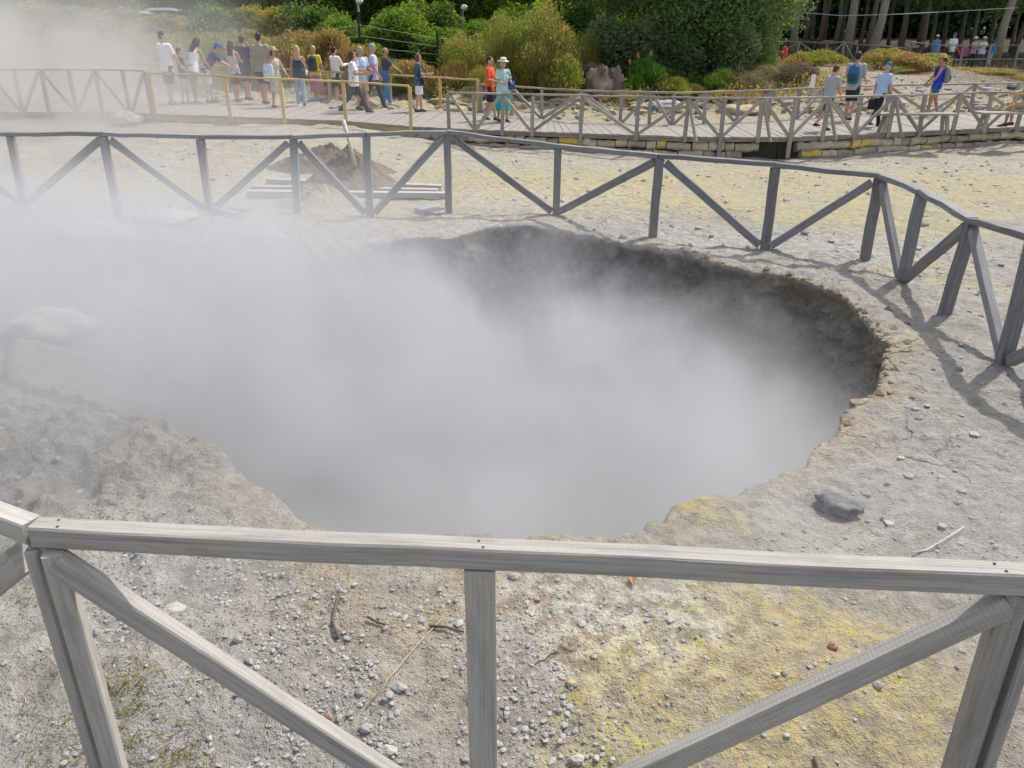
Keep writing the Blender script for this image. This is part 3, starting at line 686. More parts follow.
bpx = [481, 512, 542, 582, 621, 650, 673, 705, 738, 769, 798, 822, 847, 887, 930, 972, 1015, 1060, 1100]
bp = [(fx(p, True), bk(fx(p, True)) - .03) for p in bpx]
railing('boardwalk_railing', bp, deck_z, .80, M['wood_deck'], 'weathered grey rear railing of the boardwalk behind the walking visitors', 1)
yp = [(fx(p), fr(fx(p)) - .03) for p in (153, 229, 283, 345, 410)]
railing('boardwalk_railing', yp, deck_z, .97, M['wood_new'], 'new yellow pine front railing without braces before the tourist group', 0, xs=False, deep=(4,))
yb = [(fx(p, True), bk(fx(p, True)) - .03) for p in (205, 262, 330, 390, 440, 478)]
railing('boardwalk_railing', yb, deck_z, .93, M['wood_new'], 'new yellow pine rear railing behind the tourist group', 0, xs=False)
gl = [(fx(p), fr(fx(p)) - .03) for p in (-80, -42, -8, 20, 46, 74, 100, 128, 150)]
railing('boardwalk_railing', gl, deck_z, 1.02, M['wood_deck'], 'grey front railing of the boardwalk faint in steam', 0)
gb = [(fx(p, True), bk(fx(p, True)) - .03) for p in (-60, -20, 20, 66, 110, 160, 200)]
railing('boardwalk_railing', gb, deck_z, .95, M['wood_deck'], 'grey rear railing of the boardwalk faint in steam', 1)

# benches
def bench(x0, x1, y, label):
    z = deck_z(x0); root = empty('bench', ((x0 + x1) / 2, y, z), 0, label, 'bench', 'benches on the boardwalk'); L = x1 - x0
    part('seat', M['wood_deck'], root, ((-L / 2, -.1, .43), (L / 2, -.1, .43), .17, .05), ((-L / 2, .1, .43), (L / 2, .1, .43), .17, .05))
    for s in (-1, 1):
        part('leg', M['wood_deck'], root, ((s * (L / 2 - .15), -.13, 0), (s * (L / 2 - .22), -.10, .40), .08, .06, dict(up=(0, 1, 0))), ((s * (L / 2 - .15), .13, 0), (s * (L / 2 - .22), .10, .40), .08, .06, dict(up=(0, 1, 0))))
    return root
def dk_at(px, py, h=0.0):
    x, y = gp(px, py, h)
    for _ in range(8): x, y = gp(px, py, deck_z(x) + h)
    return x, y
b0 = dk_at(878, 113, .45); b1 = dk_at(952, 112.5, .45)
bench(b0[0], b1[0], b0[1], 'grey wooden bench on the boardwalk between the blue shirted man and the woman in blue')
b2 = dk_at(978, 112, .45); b3 = dk_at(1045, 111, .45)
bench(b2[0], b3[0], b2[1], 'grey wooden bench with a person sitting on it on the boardwalk')

# upper fence by the forest
up_px = [(772, 58, 45), (797, 57, 45), (826, 57, 45), (842, 56.5, 45), (856, 56, 45), (874, 57, 44.5), (891, 58, 44), (908, 60, 44), (934, 70, 42), (958, 73, 43), (985, 73, 44), (1012, 75, 44), (1045, 77, 44), (1090, 79, 44)]
upts = [(zp(a, b, Y)[0], Y) for a, b, Y in up_px]
def uz(x): 
    Y = float(np.interp(x, [p[0] for p in upts], [p[1] for p in upts])); return gz(x, Y)
u1 = railing('path_fence', upts[:8], uz, .80, M['wood_deck'], 'pale wooden fence with crossed braces at the foot of the pine forest', 1)
u2 = railing('path_fence', upts[7:], uz, 1.12, M['wood_deck'], 'pale wooden two rail fence in front of the distant visitors', 0, xs=False, lower=True)

# planks on the ground, mounds, stake
def plank(pa, pb, w, t, label, name='plank', z=0):
    xa, ya = gp(*pa, z); xb, yb_ = gp(*pb, z)
    m = MB(); za, zb = gz(xa, ya) + t / 2 + .015, gz(xb, yb_) + t / 2 + .015
    m.beam((xa, ya, za), (xb, yb_, zb), w, t); return tag(m.build(name, M['wood'] if name == 'plank' else M['wood_far']), label, 'plank', 'boards lying behind the fence')
plank((268, 183), (442, 186), .14, .06, 'long grey plank lying behind the fence, farthest of the parallel boards')
plank((252, 190), (438, 190), .14, .07, 'long grey plank lying behind the fence, middle of the parallel boards')
plank((248, 196), (446, 195), .15, .08, 'long grey plank lying behind the fence, nearest of the parallel boards')
plank((214, 214), (250, 217), .12, .07, 'short grey board at the left of the yellow crust, the one touching the fence post', 'board')
plank((216, 221), (240, 229), .12, .07, 'short grey board slanting in front of the yellow crust towards the crater', 'board')
def mound(loc, r, h, mat, label, seed, el=1.0):
    n, m = 150, 60; v = [(0, 0, h)]; f3 = []
    VV = []
    for i in range(m + 1):
        q = i / m
        for k in range(n):
            a = 2 * math.pi * k / n; x = r * q * math.cos(a) * el; y = r * q * math.sin(a)
            VV.append((x, y, q))
    VV = np.array(VV); q = VV[:, 2]; x, y = VV[:, 0], VV[:, 1]
    z = h * (1 - q) ** 1.15 * (1 - .1 * q) + h * .28 * fbm((x + seed * 9) * 2.2, y * 2.2, o=5, s=seed) * (1 - q) * np.minimum(1, q * 3 + .3)+ .10 * fbm((x + seed) * 7, y * 7, o=5, s=seed + 1, g=.7) * (1 - q) - .05 * np.abs(fbm((x + seed) * 4, y * 4, o=3, s=seed + 2)) * (1 - q)
    gr = ground_z(loc[0] + x, loc[1] + y); z = gr + np.maximum(z, -.0) - .08 * q ** 6
    idx = np.arange((m + 1) * n).reshape(m + 1, n); nx = np.roll(idx, -1, 1)
    F = np.stack([idx[:-1], idx[1:], nx[1:], nx[:-1]], -1).reshape(-1, 4)
    o = mesh_np('dirt_mound', np.stack([x, y, z], 1), F, mat); o.location = (loc[0], loc[1], 0)
    return tag(o, label, 'mound', 'heaps of earth behind the fence')
mound((-2.62, 13.1), .92, .66, M['earth'], 'dark brown pointed heap of earth behind the parallel planks', 3, 1.0)
mound((-2.85, 11.7), .74, .34, M['earth_pale'], 'lighter sandy heap of earth directly behind the far fence', 5, 1.05)
mound((-3.35, 15.2), 1.05, .5, M['earth'], 'farthest brown heap of earth, low and broad, behind the pointed one', 8, 1.3)
sk = MB(); b_x, b_z = zp(355, 160, 12.75); m_x, m_z = zp(349, 141, 12.82); t_x, t_z = zp(343, 120, 12.9); sk.tube([(b_x, 12.75, b_z - .1), (m_x, 12.82, m_z), (t_x, 12.9, t_z)], [.03, .026, .034], 8)
tag(sk.build('stake', mat_plain('pale_stake', (.5, .48, .45)), smooth=True), 'whitish stake stuck slanting into the dark brown heap of earth', 'stake')

# ------------------------------------------------------------------ vegetation
def leaves(lobes, n, size, aspect=.55, up=0.0, shell=.55, droop=0.0, seed=0):
    rg = np.random.default_rng(seed + 100); L = np.array(lobes, float); vol = (L[:, 3] * L[:, 4] + L[:, 3] * L[:, 5] + L[:, 4] * L[:, 5]); pk = rg.choice(len(L), n, p=vol / vol.sum())
    d = rg.standard_normal((n, 3)); d /= np.linalg.norm(d, axis=1)[:, None]; d[:, 2] = np.where(d[:, 2] < -.8, -d[:, 2], d[:, 2])
    rad = 1 - shell * rg.uniform(0, 1, n) ** 1.6 + .08 * rg.standard_normal(n)
    rad *= 1 + .28 * fbm(d[:, 0] * 2.2 + pk * 3.1, d[:, 1] * 2.2, d[:, 2] * 2.2, o=3, s=seed)
    c = L[pk, :3] + d * L[pk, 3:6] * rad[:, None]
    c[:, 2] = np.maximum(c[:, 2], .02)
    nrm = d * .7 + rg.standard_normal((n, 3)) * .75; nrm /= np.linalg.norm(nrm, axis=1)[:, None]
    t = rg.standard_normal((n, 3)); t[:, 2] += up * 3; t[:, 2] -= droop * 2; t += d * (.6 if up or droop else 0)
    t -= nrm * (t * nrm).sum(1)[:, None] * (0 if up else 1); t /= np.linalg.norm(t, axis=1)[:, None]
    b = np.cross(nrm, t); b /= (np.linalg.norm(b, axis=1)[:, None] + 1e-6)
    s = size * rg.uniform(.6, 1.35, n)[:, None]; wd = s * aspect
    V = np.stack([c - t * s * .5, c + b * wd * .5 + nrm * wd * .12, c + t * s * .5, c - b * wd * .5 + nrm * wd * .12], 1).reshape(-1, 3)
    F = np.arange(4 * n).reshape(n, 4); return V, F
def crown_lobes(w, d, h, z0, n, seed, core=True):
    rg = random.Random(seed); L = []
    if core: L.append((0, 0, z0 + h * .5, w * .36, d * .36, h * .42))
    for i in range(n):
        a = rg.uniform(0, 6.28); e = rg.uniform(-.75, 1); q = math.sqrt(1 - min(1, e * e) * .8)
        r = rg.uniform(.16, .30)
        L.append((math.cos(a) * q * w * .33, math.sin(a) * q * d * .33, z0 + h * (.5 + .34 * e), w * r, d * r, h * r))
    return L
def stems(m, n, h, spread, r, seed):
    rg = random.Random(seed)
    for i in range(n):
        a = rg.uniform(0, 6.28); q = rg.uniform(.2, 1) * spread; hh = h * rg.uniform(.6, 1)
        m.tube([(q * .15 * math.cos(a), q * .15 * math.sin(a), -.1), (q * .55 * math.cos(a), q * .55 * math.sin(a), hh * .5), (q * math.cos(a), q * math.sin(a), hh)], [r, r * .7, r * .25], 5)
LEAF = {
 'heather': mat_leaf('heather_leaf', [(.34, .22, .12), (.46, .27, .19), (.24, .20, .09), (.48, .33, .20), (.30, .26, .11), (.40, .23, .16)], .55, alt=(.22, .25, .08)),
 'olive': mat_leaf('olive_leaf', [(.29, .26, .09), (.40, .33, .13), (.20, .22, .07), (.38, .28, .13), (.22, .26, .075)], .6, alt=(.18, .25, .06)),
 'gold': mat_leaf('gold_grass', [(.33, .25, .10), (.40, .30, .12), (.22, .19, .07), (.28, .2, .09)], .35),
 'green': mat_leaf('green_leaf', [(.065, .15, .028), (.11, .21, .04), (.045, .11, .024), (.15, .24, .05)], .55, alt=(.20, .25, .06)),
 'bright': mat_leaf('bright_leaf', [(.14, .25, .035), (.20, .30, .045), (.09, .18, .03), (.27, .31, .06)], .58, alt=(.10, .20, .03)),
 'deep': mat_leaf('deep_leaf', [(.10, .19, .065), (.14, .25, .085), (.21, .30, .12), (.065, .13, .045), (.28, .34, .17)], .6, alt=(.16, .25, .12)),
 'silver': mat_leaf('silver_leaf', [(.17, .22, .14), (.25, .30, .21), (.11, .15, .08), (.17, .24, .11)], .5, alt=(.13, .20, .08)),
 'grey': mat_leaf('grey_twigs', [(.24, .20, .14), (.32, .27, .20), (.16, .14, .08), (.20, .20, .09)], .35),
 'purple': mat_leaf('purple_heath', [(.19, .145, .14), (.26, .20, .19), (.13, .11, .085)], .35),
 'fern': mat_leaf('fern_leaf', [(.09, .22, .03), (.13, .27, .045), (.06, .15, .025)], .45),
 'limefern': mat_leaf('lime_fern', [(.30, .33, .05), (.36, .36, .07), (.22, .28, .05)], .45),
 'yellow': mat_leaf('yellow_bloom', [(.5, .42, .03), (.42, .40, .05), (.3, .32, .05)], .35),
 'magenta': mat_leaf('magenta_bloom', [(.20, .20, .08), (.16, .18, .06), (.36, .13, .32), (.24, .21, .10), (.18, .16, .07)], .4),
 'orange': mat_leaf('orange_bloom', [(.62, .32, .03), (.66, .40, .05)], .3),
 'pine': mat_leaf('pine_needles', [(.03, .07, .022), (.05, .11, .034), (.02, .048, .016)], .3),
 'grass': mat_leaf('grass_blade', [(.20, .22, .09), (.34, .30, .16), (.42, .36, .23), (.17, .20, .08)], .4),
}
PROTO = {}
def shrub_mesh(kind, w, d, h, n, size, aspect, up, seed, lob=9):
    V, F = leaves(crown_lobes(w, d, h, -.08 * h, lob, seed), n, size, aspect, up, .6, seed=seed)
    me_o = mesh_np(kind, V, F, None, smooth=False); me = me_o.data; bpy.data.objects.remove(me_o); return me
SH = {'fluffy': [shrub_mesh('shrub_foliage', 2.2, 1.8, 1.3, 9000, .085, .42, .6, 200 + i) for i in range(3)],
      'leafy': [shrub_mesh('shrub_foliage', 2.4, 2.0, 2.2, 11000, .12, .5, 0, 300 + i, 12) for i in range(3)],
      'spiky': [shrub_mesh('shrub_foliage', 1.6, 1.2, 1.4, 7000, .22, .10, 1.6, 400 + i, 7) for i in range(2)],
      'fine': [shrub_mesh('shrub_foliage', 2.2, 2.0, 2.4, 16000, .07, .4, .4, 500 + i, 14) for i in range(2)]}
SDIM = {'fluffy': (2.0, 1.3), 'leafy': (2.2, 2.2), 'spiky': (1.45, 1.4), 'fine': (2.0, 2.4)}
smb = MB(); stems(smb, 9, 1.0, .7, .03, 3); _st = smb.build('stem', M['bark'], smooth=True); STEM = _st.data; bpy.data.objects.remove(_st)
_vi = [0]
def bush(px, top, bot, wpx, Y, style, leaf, label, name='shrub', cat='shrub', group=None, z=None, sink=.0):
    _vi[0] += 1; i = _vi[0]
    x, zt = zp(px, top, Y); z0 = gz(x, Y) if z is None else z
    xw = wpx / FPX * (Y * math.cos(PITCH) + (CAMH - zt) * math.sin(PITCH))
    hh = max(.3, zt - z0); ms = SH[style]; W, H = SDIM[style]
    o = empty(name, (x, Y, z0 - sink), random.uniform(0, 6.28), label, cat, group)
    sx, sz = xw / W, hh / H
    me = ms[i % len(ms)]
    key = (me.name, leaf)
    if key not in PROTO:
        m2 = me.copy(); m2.materials.clear(); m2.materials.append(LEAF[leaf]); PROTO[key] = m2
    f = bpy.data.objects.new('foliage', PROTO[key]); COL.objects.link(f); f.parent = o; f.scale = (sx, min(sx, 1.6) * .9 if sx < 1.6 else sx * .7, sz)
    s = bpy.data.objects.new('stem', STEM); COL.objects.link(s); s.parent = o; s.scale = (sx * .8, sx * .8, sz * H * .75)
    return o
G1 = 'heather shrubs on the bank behind the boardwalk'
random.seed(5)
# heather bank on the left
HB = [(-15, 33, 80, 95, 31, 'olive', 'olive shrub at the frame edge half lost in steam'), (62, 24, 78, 95, 32, 'heather', 'brown heather shrub rising behind the steam plume'),
      (118, 22, 80, 80, 30.5, 'heather', 'dull brown heather shrub left of the man in white'), (165, 26, 82, 70, 31.5, 'olive', 'olive heather shrub behind the man in the white t-shirt'),
      (205, 26, 85, 60, 31, 'olive', 'low olive shrub behind the two leaning visitors'), (232, 24, 85, 62, 31.5, 'heather', 'reddish heather shrub behind the grey patterned top'),
      (276, 30, 92, 60, 30, 'heather', 'reddish heather shrub behind the straw hat woman'), (312, 22, 80, 62, 31, 'heather', 'tallest brown heather shrub above the yellow top woman'),
      (345, 40, 95, 50, 30, 'heather', 'rusty heather shrub behind the white shirted man'), (258, 55, 98, 50, 29, 'olive', 'low green brown shrub behind the khaki man'),
      (200, 58, 95, 55, 29, 'olive', 'low grassy shrub behind the leaning visitors'), (135, 55, 92, 50, 29, 'heather', 'low brown shrub behind the railing in steam'), (345, 68, 98, 60, 28.3, 'gold', 'dry golden grass behind the white shirted man')]
for (px, t, b, wpx, Y, lf_, lab) in HB: bush(px, t, b, wpx * 1.15, Y, 'fluffy', lf_, lab, group=G1)
bush(412, 55, 95, 56, 28.6, 'fluffy', 'heather', 'round reddish brown bush left of the woman in the floral top')
bush(452, 62, 100, 46, 28.2, 'spiky', 'gold', 'tall dry golden grass behind the woman in the floral top', 'grass_clump', 'grass clump')
bush(468, 30, 98, 50, 29.2, 'fine', 'olive', 'thin olive bush behind the dry golden grass')
bush(478, 84, 106, 34, 27.2, 'fluffy', 'magenta', 'low plant with purple flowers left of the man in orange', 'flowering_plant', 'plant')
bush(486, 62, 104, 40, 27.9, 'fine', 'olive', 'loose olive shrub behind the man in orange')
bush(540, -4, 104, 78, 28.8, 'fine', 'olive', 'big feathery olive shrub right of the couple')
bush(503, 10, 95, 60, 30.2, 'fine', 'olive', 'tall feathery olive shrub behind the couple')
bush(560, 48, 108, 52, 27.6, 'fluffy', 'olive', 'olive green bush left of the rock stack')
bush(583, 28, 80, 42, 30, 'fine', 'olive', 'slender olive shrub behind the rock stack')
bush(394, 72, 96, 30, 28, 'leafy', 'bright', 'bright green leafy plant behind the bald man', 'leafy_plant', 'plant')
bush(383, 58, 88, 42, 29.6, 'fine', 'grey', 'grey twiggy bush above the lavender shirted man')
bush(367, 44, 80, 40, 31, 'leafy', 'green', 'dark leafy shrub above the lavender shirted man')
# mid-bank greens
for (px, t, wpx, Y, lf_, lab) in [(405, 6, 66, 34, 'bright', 'bright green leafy shrub between the two black posts'), (442, 28, 58, 33, 'bright', 'yellow green shrub around the right black post'),
                                  (380, 30, 52, 33.5, 'green', 'green shrub right of the black lamp post'), (342, 14, 60, 34, 'bright', 'bright green shrub left of the black lamp post'), (490, 14, 64, 34, 'bright', 'fresh green shrub above the couple'),
                                  (428, 2, 60, 36.5, 'green', 'loose green shrub behind the slim lamp posts'), (528, 2, 66, 36, 'bright', 'fresh green shrub behind the feathery olive shrub'), (575, 6, 60, 35, 'green', 'green shrub between the feathery shrub and the silvery one'), (262, 8, 50, 35, 'yellow', 'yellow flowering shrub above the khaki man'), (300, 4, 70, 35.5, 'green', 'dark green shrub above the heather'), (222, 2, 70, 35, 'green', 'green shrub above the reddish heather'), (170, 16, 62, 35, 'olive', 'olive shrub below the white parked cars'), (110, 8, 80, 35.5, 'olive', 'dull green shrub behind the steam plume top'), (50, 0, 90, 36, 'olive', 'dull olive shrub at the top of the steam plume')]:
    bush(px, t, 60, wpx * 1.15, Y, 'leafy', lf_, lab)
# right hand bank
for (px, t, wpx, Y, st, lf_, lab) in [(620, 20, 70, 30.5, 'leafy', 'silver', 'silvery green shrub above the rock stack'), (668, 22, 66, 31, 'leafy', 'silver', 'silvery leafed shrub at the foot of the big dark tree'),
        (645, 60, 52, 28.4, 'spiky', 'fern', 'bright green ginger lily clump with orange flower spikes'), (672, 78, 34, 27.6, 'spiky', 'limefern', 'yellow green fern right of the ginger lilies'), (715, 70, 48, 28.8, 'spiky', 'green', 'dark green ferny plant at the foot of the big tree'),
        (750, 10, 56, 32.6, 'leafy', 'deep', 'dense dark shrub at the foot of the tree beside the pine trunks'), (700, 16, 90, 31.6, 'leafy', 'deep', 'dense dark shrub below the very large tree'), (732, 26, 60, 31.0, 'leafy', 'silver', 'greyish leafy shrub below the very large tree'), (655, 66, 60, 30, 'leafy', 'green', 'green leafy shrub right behind the ginger lilies'), (600, 40, 60, 30.8, 'leafy', 'green', 'green leafy shrub right above the rock stack'), (545, 30, 60, 31.5, 'leafy', 'bright', 'fresh green shrub showing through the feathery olive shrub'), (570, 70, 34, 28, 'leafy', 'bright', 'low fresh green plant left of the rock stack'), (598, 58, 34, 28.2, 'fluffy', 'purple', 'purple brown dry plant growing over the rock stack'), (630, 88, 40, 27.4, 'fluffy', 'heather', 'dry brown fern below the ginger lilies'), (730, 88, 50, 27.6, 'fluffy', 'heather', 'dry reddish ferns at the foot of the bank'), (690, 80, 34, 28.2, 'fluffy', 'heather', 'dry brown fern beside the yellow green fern'), (745, 68, 52, 29, 'fine', 'grey', 'grey brown twiggy bush right of the big tree'), (770, 62, 60, 30.5, 'fine', 'grey', 'tan twiggy bush below the red sign'),
        (801, 60, 40, 30, 'fluffy', 'purple', 'purple grey heather dome left of the backpack man'), (720, 74, 40, 29.3, 'leafy', 'green', 'leafy green bush below the dark tree'),
        (822, 48, 46, 36, 'fluffy', 'olive', 'low grassy green shrub below the pale fence'), (884, 45, 44, 35, 'fluffy', 'heather', 'brown heather dome on top of the sandy bank'), (922, 50, 50, 33, 'fluffy', 'heather', 'olive brown heather dome behind the woman in blue'),
        (908, 66, 40, 32.6, 'fluffy', 'heather', 'low brown heather on the sandy bank left of the woman in blue'), (975, 80, 70, 33, 'fluffy', 'heather', 'dry brown ground shrub below the distant visitors'), (1020, 82, 60, 32, 'fluffy', 'heather', 'dry brown shrub at the frame edge above the seated person'), (800, 58, 44, 37, 'fluffy', 'gold', 'dry grassy shrub left of the green one below the pale fence')]:
    bush(px, t, 100, wpx * 1.12, Y, st, lf_, lab)
# ginger flower spikes
for k, (px, py) in enumerate([(638, 56), (651, 54), (630, 62)]):
    x, z = zp(px, py, 28.0); m = MB(); m.tube([(x, 28, gz(x, 28)), (x, 28, z)], [.02, .012], 5)
    r = m.build('flower_stalk', LEAF['fern']); r['label'] = ['orange flower spike left of the tallest one above the ginger lilies', 'tallest orange flower spike above the ginger lilies', 'lowest orange flower spike above the ginger lilies'][k]; r['category'] = 'flower'; r['group'] = 'orange ginger lily flowers'
    V, F = leaves([(x, 28, z, .045, .045, .09)], 60, .045, .5, .5, .7, seed=k); mesh_np('flower', V, F, LEAF['orange'], r)

# trees
def tree(px, Y, h, cw, ch, cz, leaf, n, size, label, name='tree', trunk_r=.16, lean=0.0, seed=0, group=None, bark='bark', aspect=.5, proto=None, lob=14):
    x, _ = zp(px, 30, Y); z0 = gz(x, Y)
    root = empty(name, (x, Y, z0 - .1), 0, label, 'tree', group)
    rg = random.Random(seed); m = MB(); pts = []; rad = []
    for i in range(8):
        q = i / 7; pts.append((lean * q * h + rg.uniform(-.04, .04) * h * .15, rg.uniform(-.03, .03) * h * .15, h * .9 * q)); rad.append(trunk_r * (1.25 - q * 1.05) if i else trunk_r * 1.5)
    m.tube(pts, rad, 9)
    for i in range(9):
        q = rg.uniform(.35, .9); a = rg.uniform(0, 6.28); L = cw * .38 * rg.uniform(.5, 1)
        b = Vector((lean * q * h, 0, h * .9 * q)); m.tube([b, b + Vector((math.cos(a) * L * .5, math.sin(a) * L * .5, L * .3)), b + Vector((math.cos(a) * L, math.sin(a) * L, L * .45))], [trunk_r * .35, trunk_r * .2, trunk_r * .06], 5)
    m.build('trunk', M[bark], root, smooth=True)
    if proto is None:
        V, F = leaves(crown_lobes(cw, cw * .85, ch, cz, lob, seed), n, size, aspect, 0, .6, seed=seed)
        V[:, 0] += lean * h * .7
        return root, mesh_np('crown', V, F, LEAF[leaf], root, smooth=False)
    c = bpy.data.objects.new('crown', proto); COL.objects.link(c); c.parent = root; c.rotation_euler = (0, 0, rg.uniform(0, 6.28)); s = rg.uniform(.85, 1.15); c.scale = (s, s, s); c.location = (lean * h * .7, 0, 0)
    return root, c
tree(695, 33, 8.5, 7.4, 8.0, .1, 'deep', 52000, .15, 'very large dark green leafy tree in the middle of the bank', seed=1, trunk_r=.25, lob=22)
tree(752, 33.5, 8.0, 4.4, 7.9, -.3, 'deep', 26000, .15, 'dark green leafy tree at the edge of the pine forest', seed=2, trunk_r=.2)
tree(610, 35, 7.5, 5.2, 7.0, .3, 'deep', 26000, .14, 'dark green leafy tree above the silvery shrub', seed=3, trunk_r=.2)
tree(775, 37, 8, 3.0, 7.0, .6, 'silver', 14000, .13, 'grey green leafy tree beside the pine trunks', seed=4, trunk_r=.16)
GT = 'leafy trees behind the heather bank'
for k, (px, Y, lf_, lab) in enumerate([(-40, 41, 'green', 'green leafy tree at the far left beyond the steam plume'), (40, 40, 'olive', 'dull green tree above the steam plume'), (100, 42, 'green', 'green leafy tree left of the white cars'),
        (205, 39.5, 'green', 'green leafy tree right of the white cars'), (255, 42, 'deep', 'dark green tree above the yellow flowering shrub'), (305, 41, 'green', 'green tree left of the black lamp post'), (352, 44, 'green', 'green leafy tree behind the black lamp post'),
        (405, 42.5, 'bright', 'fresh green tree between the small lamp posts'), (455, 44, 'green', 'green tree behind the lamp globe above the dry grass'), (505, 43, 'bright', 'fresh green tree above the couple'), (552, 40, 'green', 'green tree above the feathery shrub')]):
    tree(px, Y, 7.5, 5.4, 6.8, -.2, lf_, 21000, .17, lab, seed=20 + k, group=GT, trunk_r=.17)
# pine forest
PT = None
FT = [(796, 50, 'bark_pale', 0), (806, 58, 'bark', 0.02), (820, 56, 'bark', .01), (836, 54, 'bark', .03), (850, 50, 'bark_pale', .03), (862, 60, 'bark', .03), (871, 52, 'bark', .04), (876, 47.5, 'bark_pale', .05), (903, 55, 'bark', .01), (945, 62, 'bark', .02), (962, 58, 'bark', .0), (1003, 47.5, 'bark_pale', .06), (1020, 56, 'bark', .06), (1040, 53, 'bark', .0), (780, 56, 'bark', .0), (813, 66, 'bark', .02), (843, 67, 'bark', 0), (890, 65, 'bark', .01), (920, 68, 'bark', .02), (935, 58, 'bark', -.01), (975, 66, 'bark', 0), (992, 64, 'bark', 0.02), (770, 64, 'bark', 0), (855, 73, 'bark', 0), (825, 75, 'bark', .01), (882, 74, 'bark', .01), (1065, 60, 'bark', 0), (1085, 52, 'bark', 0), (760, 50, 'bark', .01)]
ordinal = ['slim', 'straight', 'thin', 'tall', 'pale']
pl = {0: 'pale straight pine trunk at the left edge of the forest', 3: 'grey pine trunk leaning a little behind the fence middle', 4: 'pale slightly leaning pine trunk above the backpack man', 7: 'palest and thickest leaning pine trunk left of the distant visitors', 11: 'pale pine trunk leaning outward right of the distant visitors', 8: 'dark pine trunk standing alone left of the distant visitors'}
for k, (px, Y, bk_, ln) in enumerate(FT):
    lab = pl.get(k, 'dark slender pine trunk in the shade of the forest behind the pale fence')
    if PT is None:
        r0, c0 = tree(px, Y, 17, 6.0, 10, 6.0, 'pine', 22000, .30, lab, 'pine_tree', .17, ln, 60, 'pine trees of the forest', bk_, .35)
        PT = c0.data
    else: tree(px, Y, 17, 6.0, 10, 6.0, 'pine', 0, .26, lab, 'pine_tree', random.uniform(.10, .14) if bk_ == 'bark' else random.uniform(.17, .2), ln, 60 + k, 'pine trees of the forest', bk_, proto=PT)
for (px, Y, lab) in [(925, 54, 'low dark green young pine left behind the distant visitors'), (975, 56, 'low dark green young pine behind the distant visitors'), (1015, 60, 'low dark green young pine at the frame edge behind the leaning trunk'), (905, 60, 'low dark green young pine between dark trunks')]:
    tree(px, Y, 8.5, 4.6, 6.2, 1.9, 'deep', 9000, .22, lab, 'young_pine', .12, 0, 90 + px, 'young pines in the forest')
# far woods closing the view
wl_ = []
rg = random.Random(3)
for i in range(46):
    x = -48 + i * 2.3 + rg.uniform(-1, 1); y = 66 + abs(x - 10) * .12 + rg.uniform(0, 10) + (12 if x > 12 else 0)
    wl_.append((x, y, gz(x, y) + 3.6, 4.4, 3.5, 6.0))
V, F = leaves([q for q in wl_ if q[0] > 9], 55000, .62, .7, 0, .6, seed=77)
V2_, F2_ = leaves([(q[0], q[1] - 8, q[2] - .3, q[3], q[4], q[5]) for q in wl_ if q[0] <= 9], 70000, .5, .65, 0, .6, seed=78)
tag(mesh_np('woods', V2_, F2_, LEAF['green'], smooth=False), 'green leafy woods closing the view behind the heather bank', 'woods', kind='stuff')
uv_, uf_, b_ = [], [], 0
for (lf_, n_, ylo, yhi, xlo, xhi, sz, asp, upw, lab) in [('heather', 26000, 27.6, 36, -19, -1.5, .10, .4, .8, 'heather undergrowth covering the bank between the shrubs'), ('olive', 22000, 27.4, 36, -2.5, 7, .11, .35, .8, 'olive undergrowth between the shrubs of the middle bank'), ('heather', 9000, 26.2, 28.6, -2.5, 11, .10, .3, .6, 'dry brown litter along the foot of the bank'), ('heather', 16000, 28.0, 34, 3, 11.5, .11, .3, .9, 'dry brown ferns and litter covering the middle bank'), ('green', 9000, 28.6, 35, -3, 8.5, .12, .5, .3, 'green leafy undergrowth of the middle bank'), ('green', 16000, 34, 42, -24, 4, .16, .5, .3, 'green undergrowth below the leafy trees'),
        ('gold', 9000, 31.5, 44, 9, 30, .10, .25, 1.2, 'dry golden grass on the slope below the pale fences')]:
    x = RNG.uniform(xlo, xhi, n_); y = RNG.uniform(ylo, yhi, n_); d_ = fbm(x * .8, y * .8, o=3, s=91)
    keep = RNG.uniform(0, 1, n_) < np.clip(.55 + 1.1 * d_, .08, 1); x, y, d_ = x[keep], y[keep], d_[keep]; n2 = len(x)
    h = RNG.uniform(0, 1, n2) * np.clip((.36 if xlo < 8 else .2) + .7 * d_, .06, .95); c = np.stack([x, y, ground_z(x, y) + h], 1)
    t_ = RNG.standard_normal((n2, 3)); t_[:, 2] += upw * 2; t_ /= np.linalg.norm(t_, axis=1)[:, None]; b2 = np.cross(t_, RNG.standard_normal((n2, 3))); b2 /= np.linalg.norm(b2, axis=1)[:, None]
    q_ = (sz * RNG.uniform(.6, 1.4, n2))[:, None]; Vv = np.stack([c - t_ * q_ * .5, c + b2 * q_ * asp * .5, c + t_ * q_ * .5, c - b2 * q_ * asp * .5], 1).reshape(-1, 3)
    tag(mesh_np('undergrowth', Vv, np.arange(4 * n2).reshape(n2, 4), LEAF[lf_], smooth=False), lab, 'undergrowth', kind='stuff')
VV, FF, b_ = [], [], 0
for i in range(420):
    x, y = random.uniform(-3, 17), random.triangular(25.0, 28.6, 26.6); s_ = .05 * (6 ** (random.random() ** 1.7))
    v = IV * (1 + .3 * RNG.standard_normal((len(IV), 1)).clip(-1, 1)) * np.array([s_ * random.uniform(.9, 1.6), s_ * random.uniform(.6, 1), s_ * random.uniform(.4, .7)]); VV.append(v + np.array([x, y, gz(x, y) + s_ * .1])); FF.append(IF + b_); b_ += len(IV)
tag(mesh_np('rubble', np.concatenate(VV), np.concatenate(FF), mat_rock('ochre_rubble', [(.22, .18, .13), (.50, .40, .24), (.36, .31, .25)], 6), smooth=False), 'ochre rock rubble strewn behind the boardwalk', 'rubble', kind='stuff')
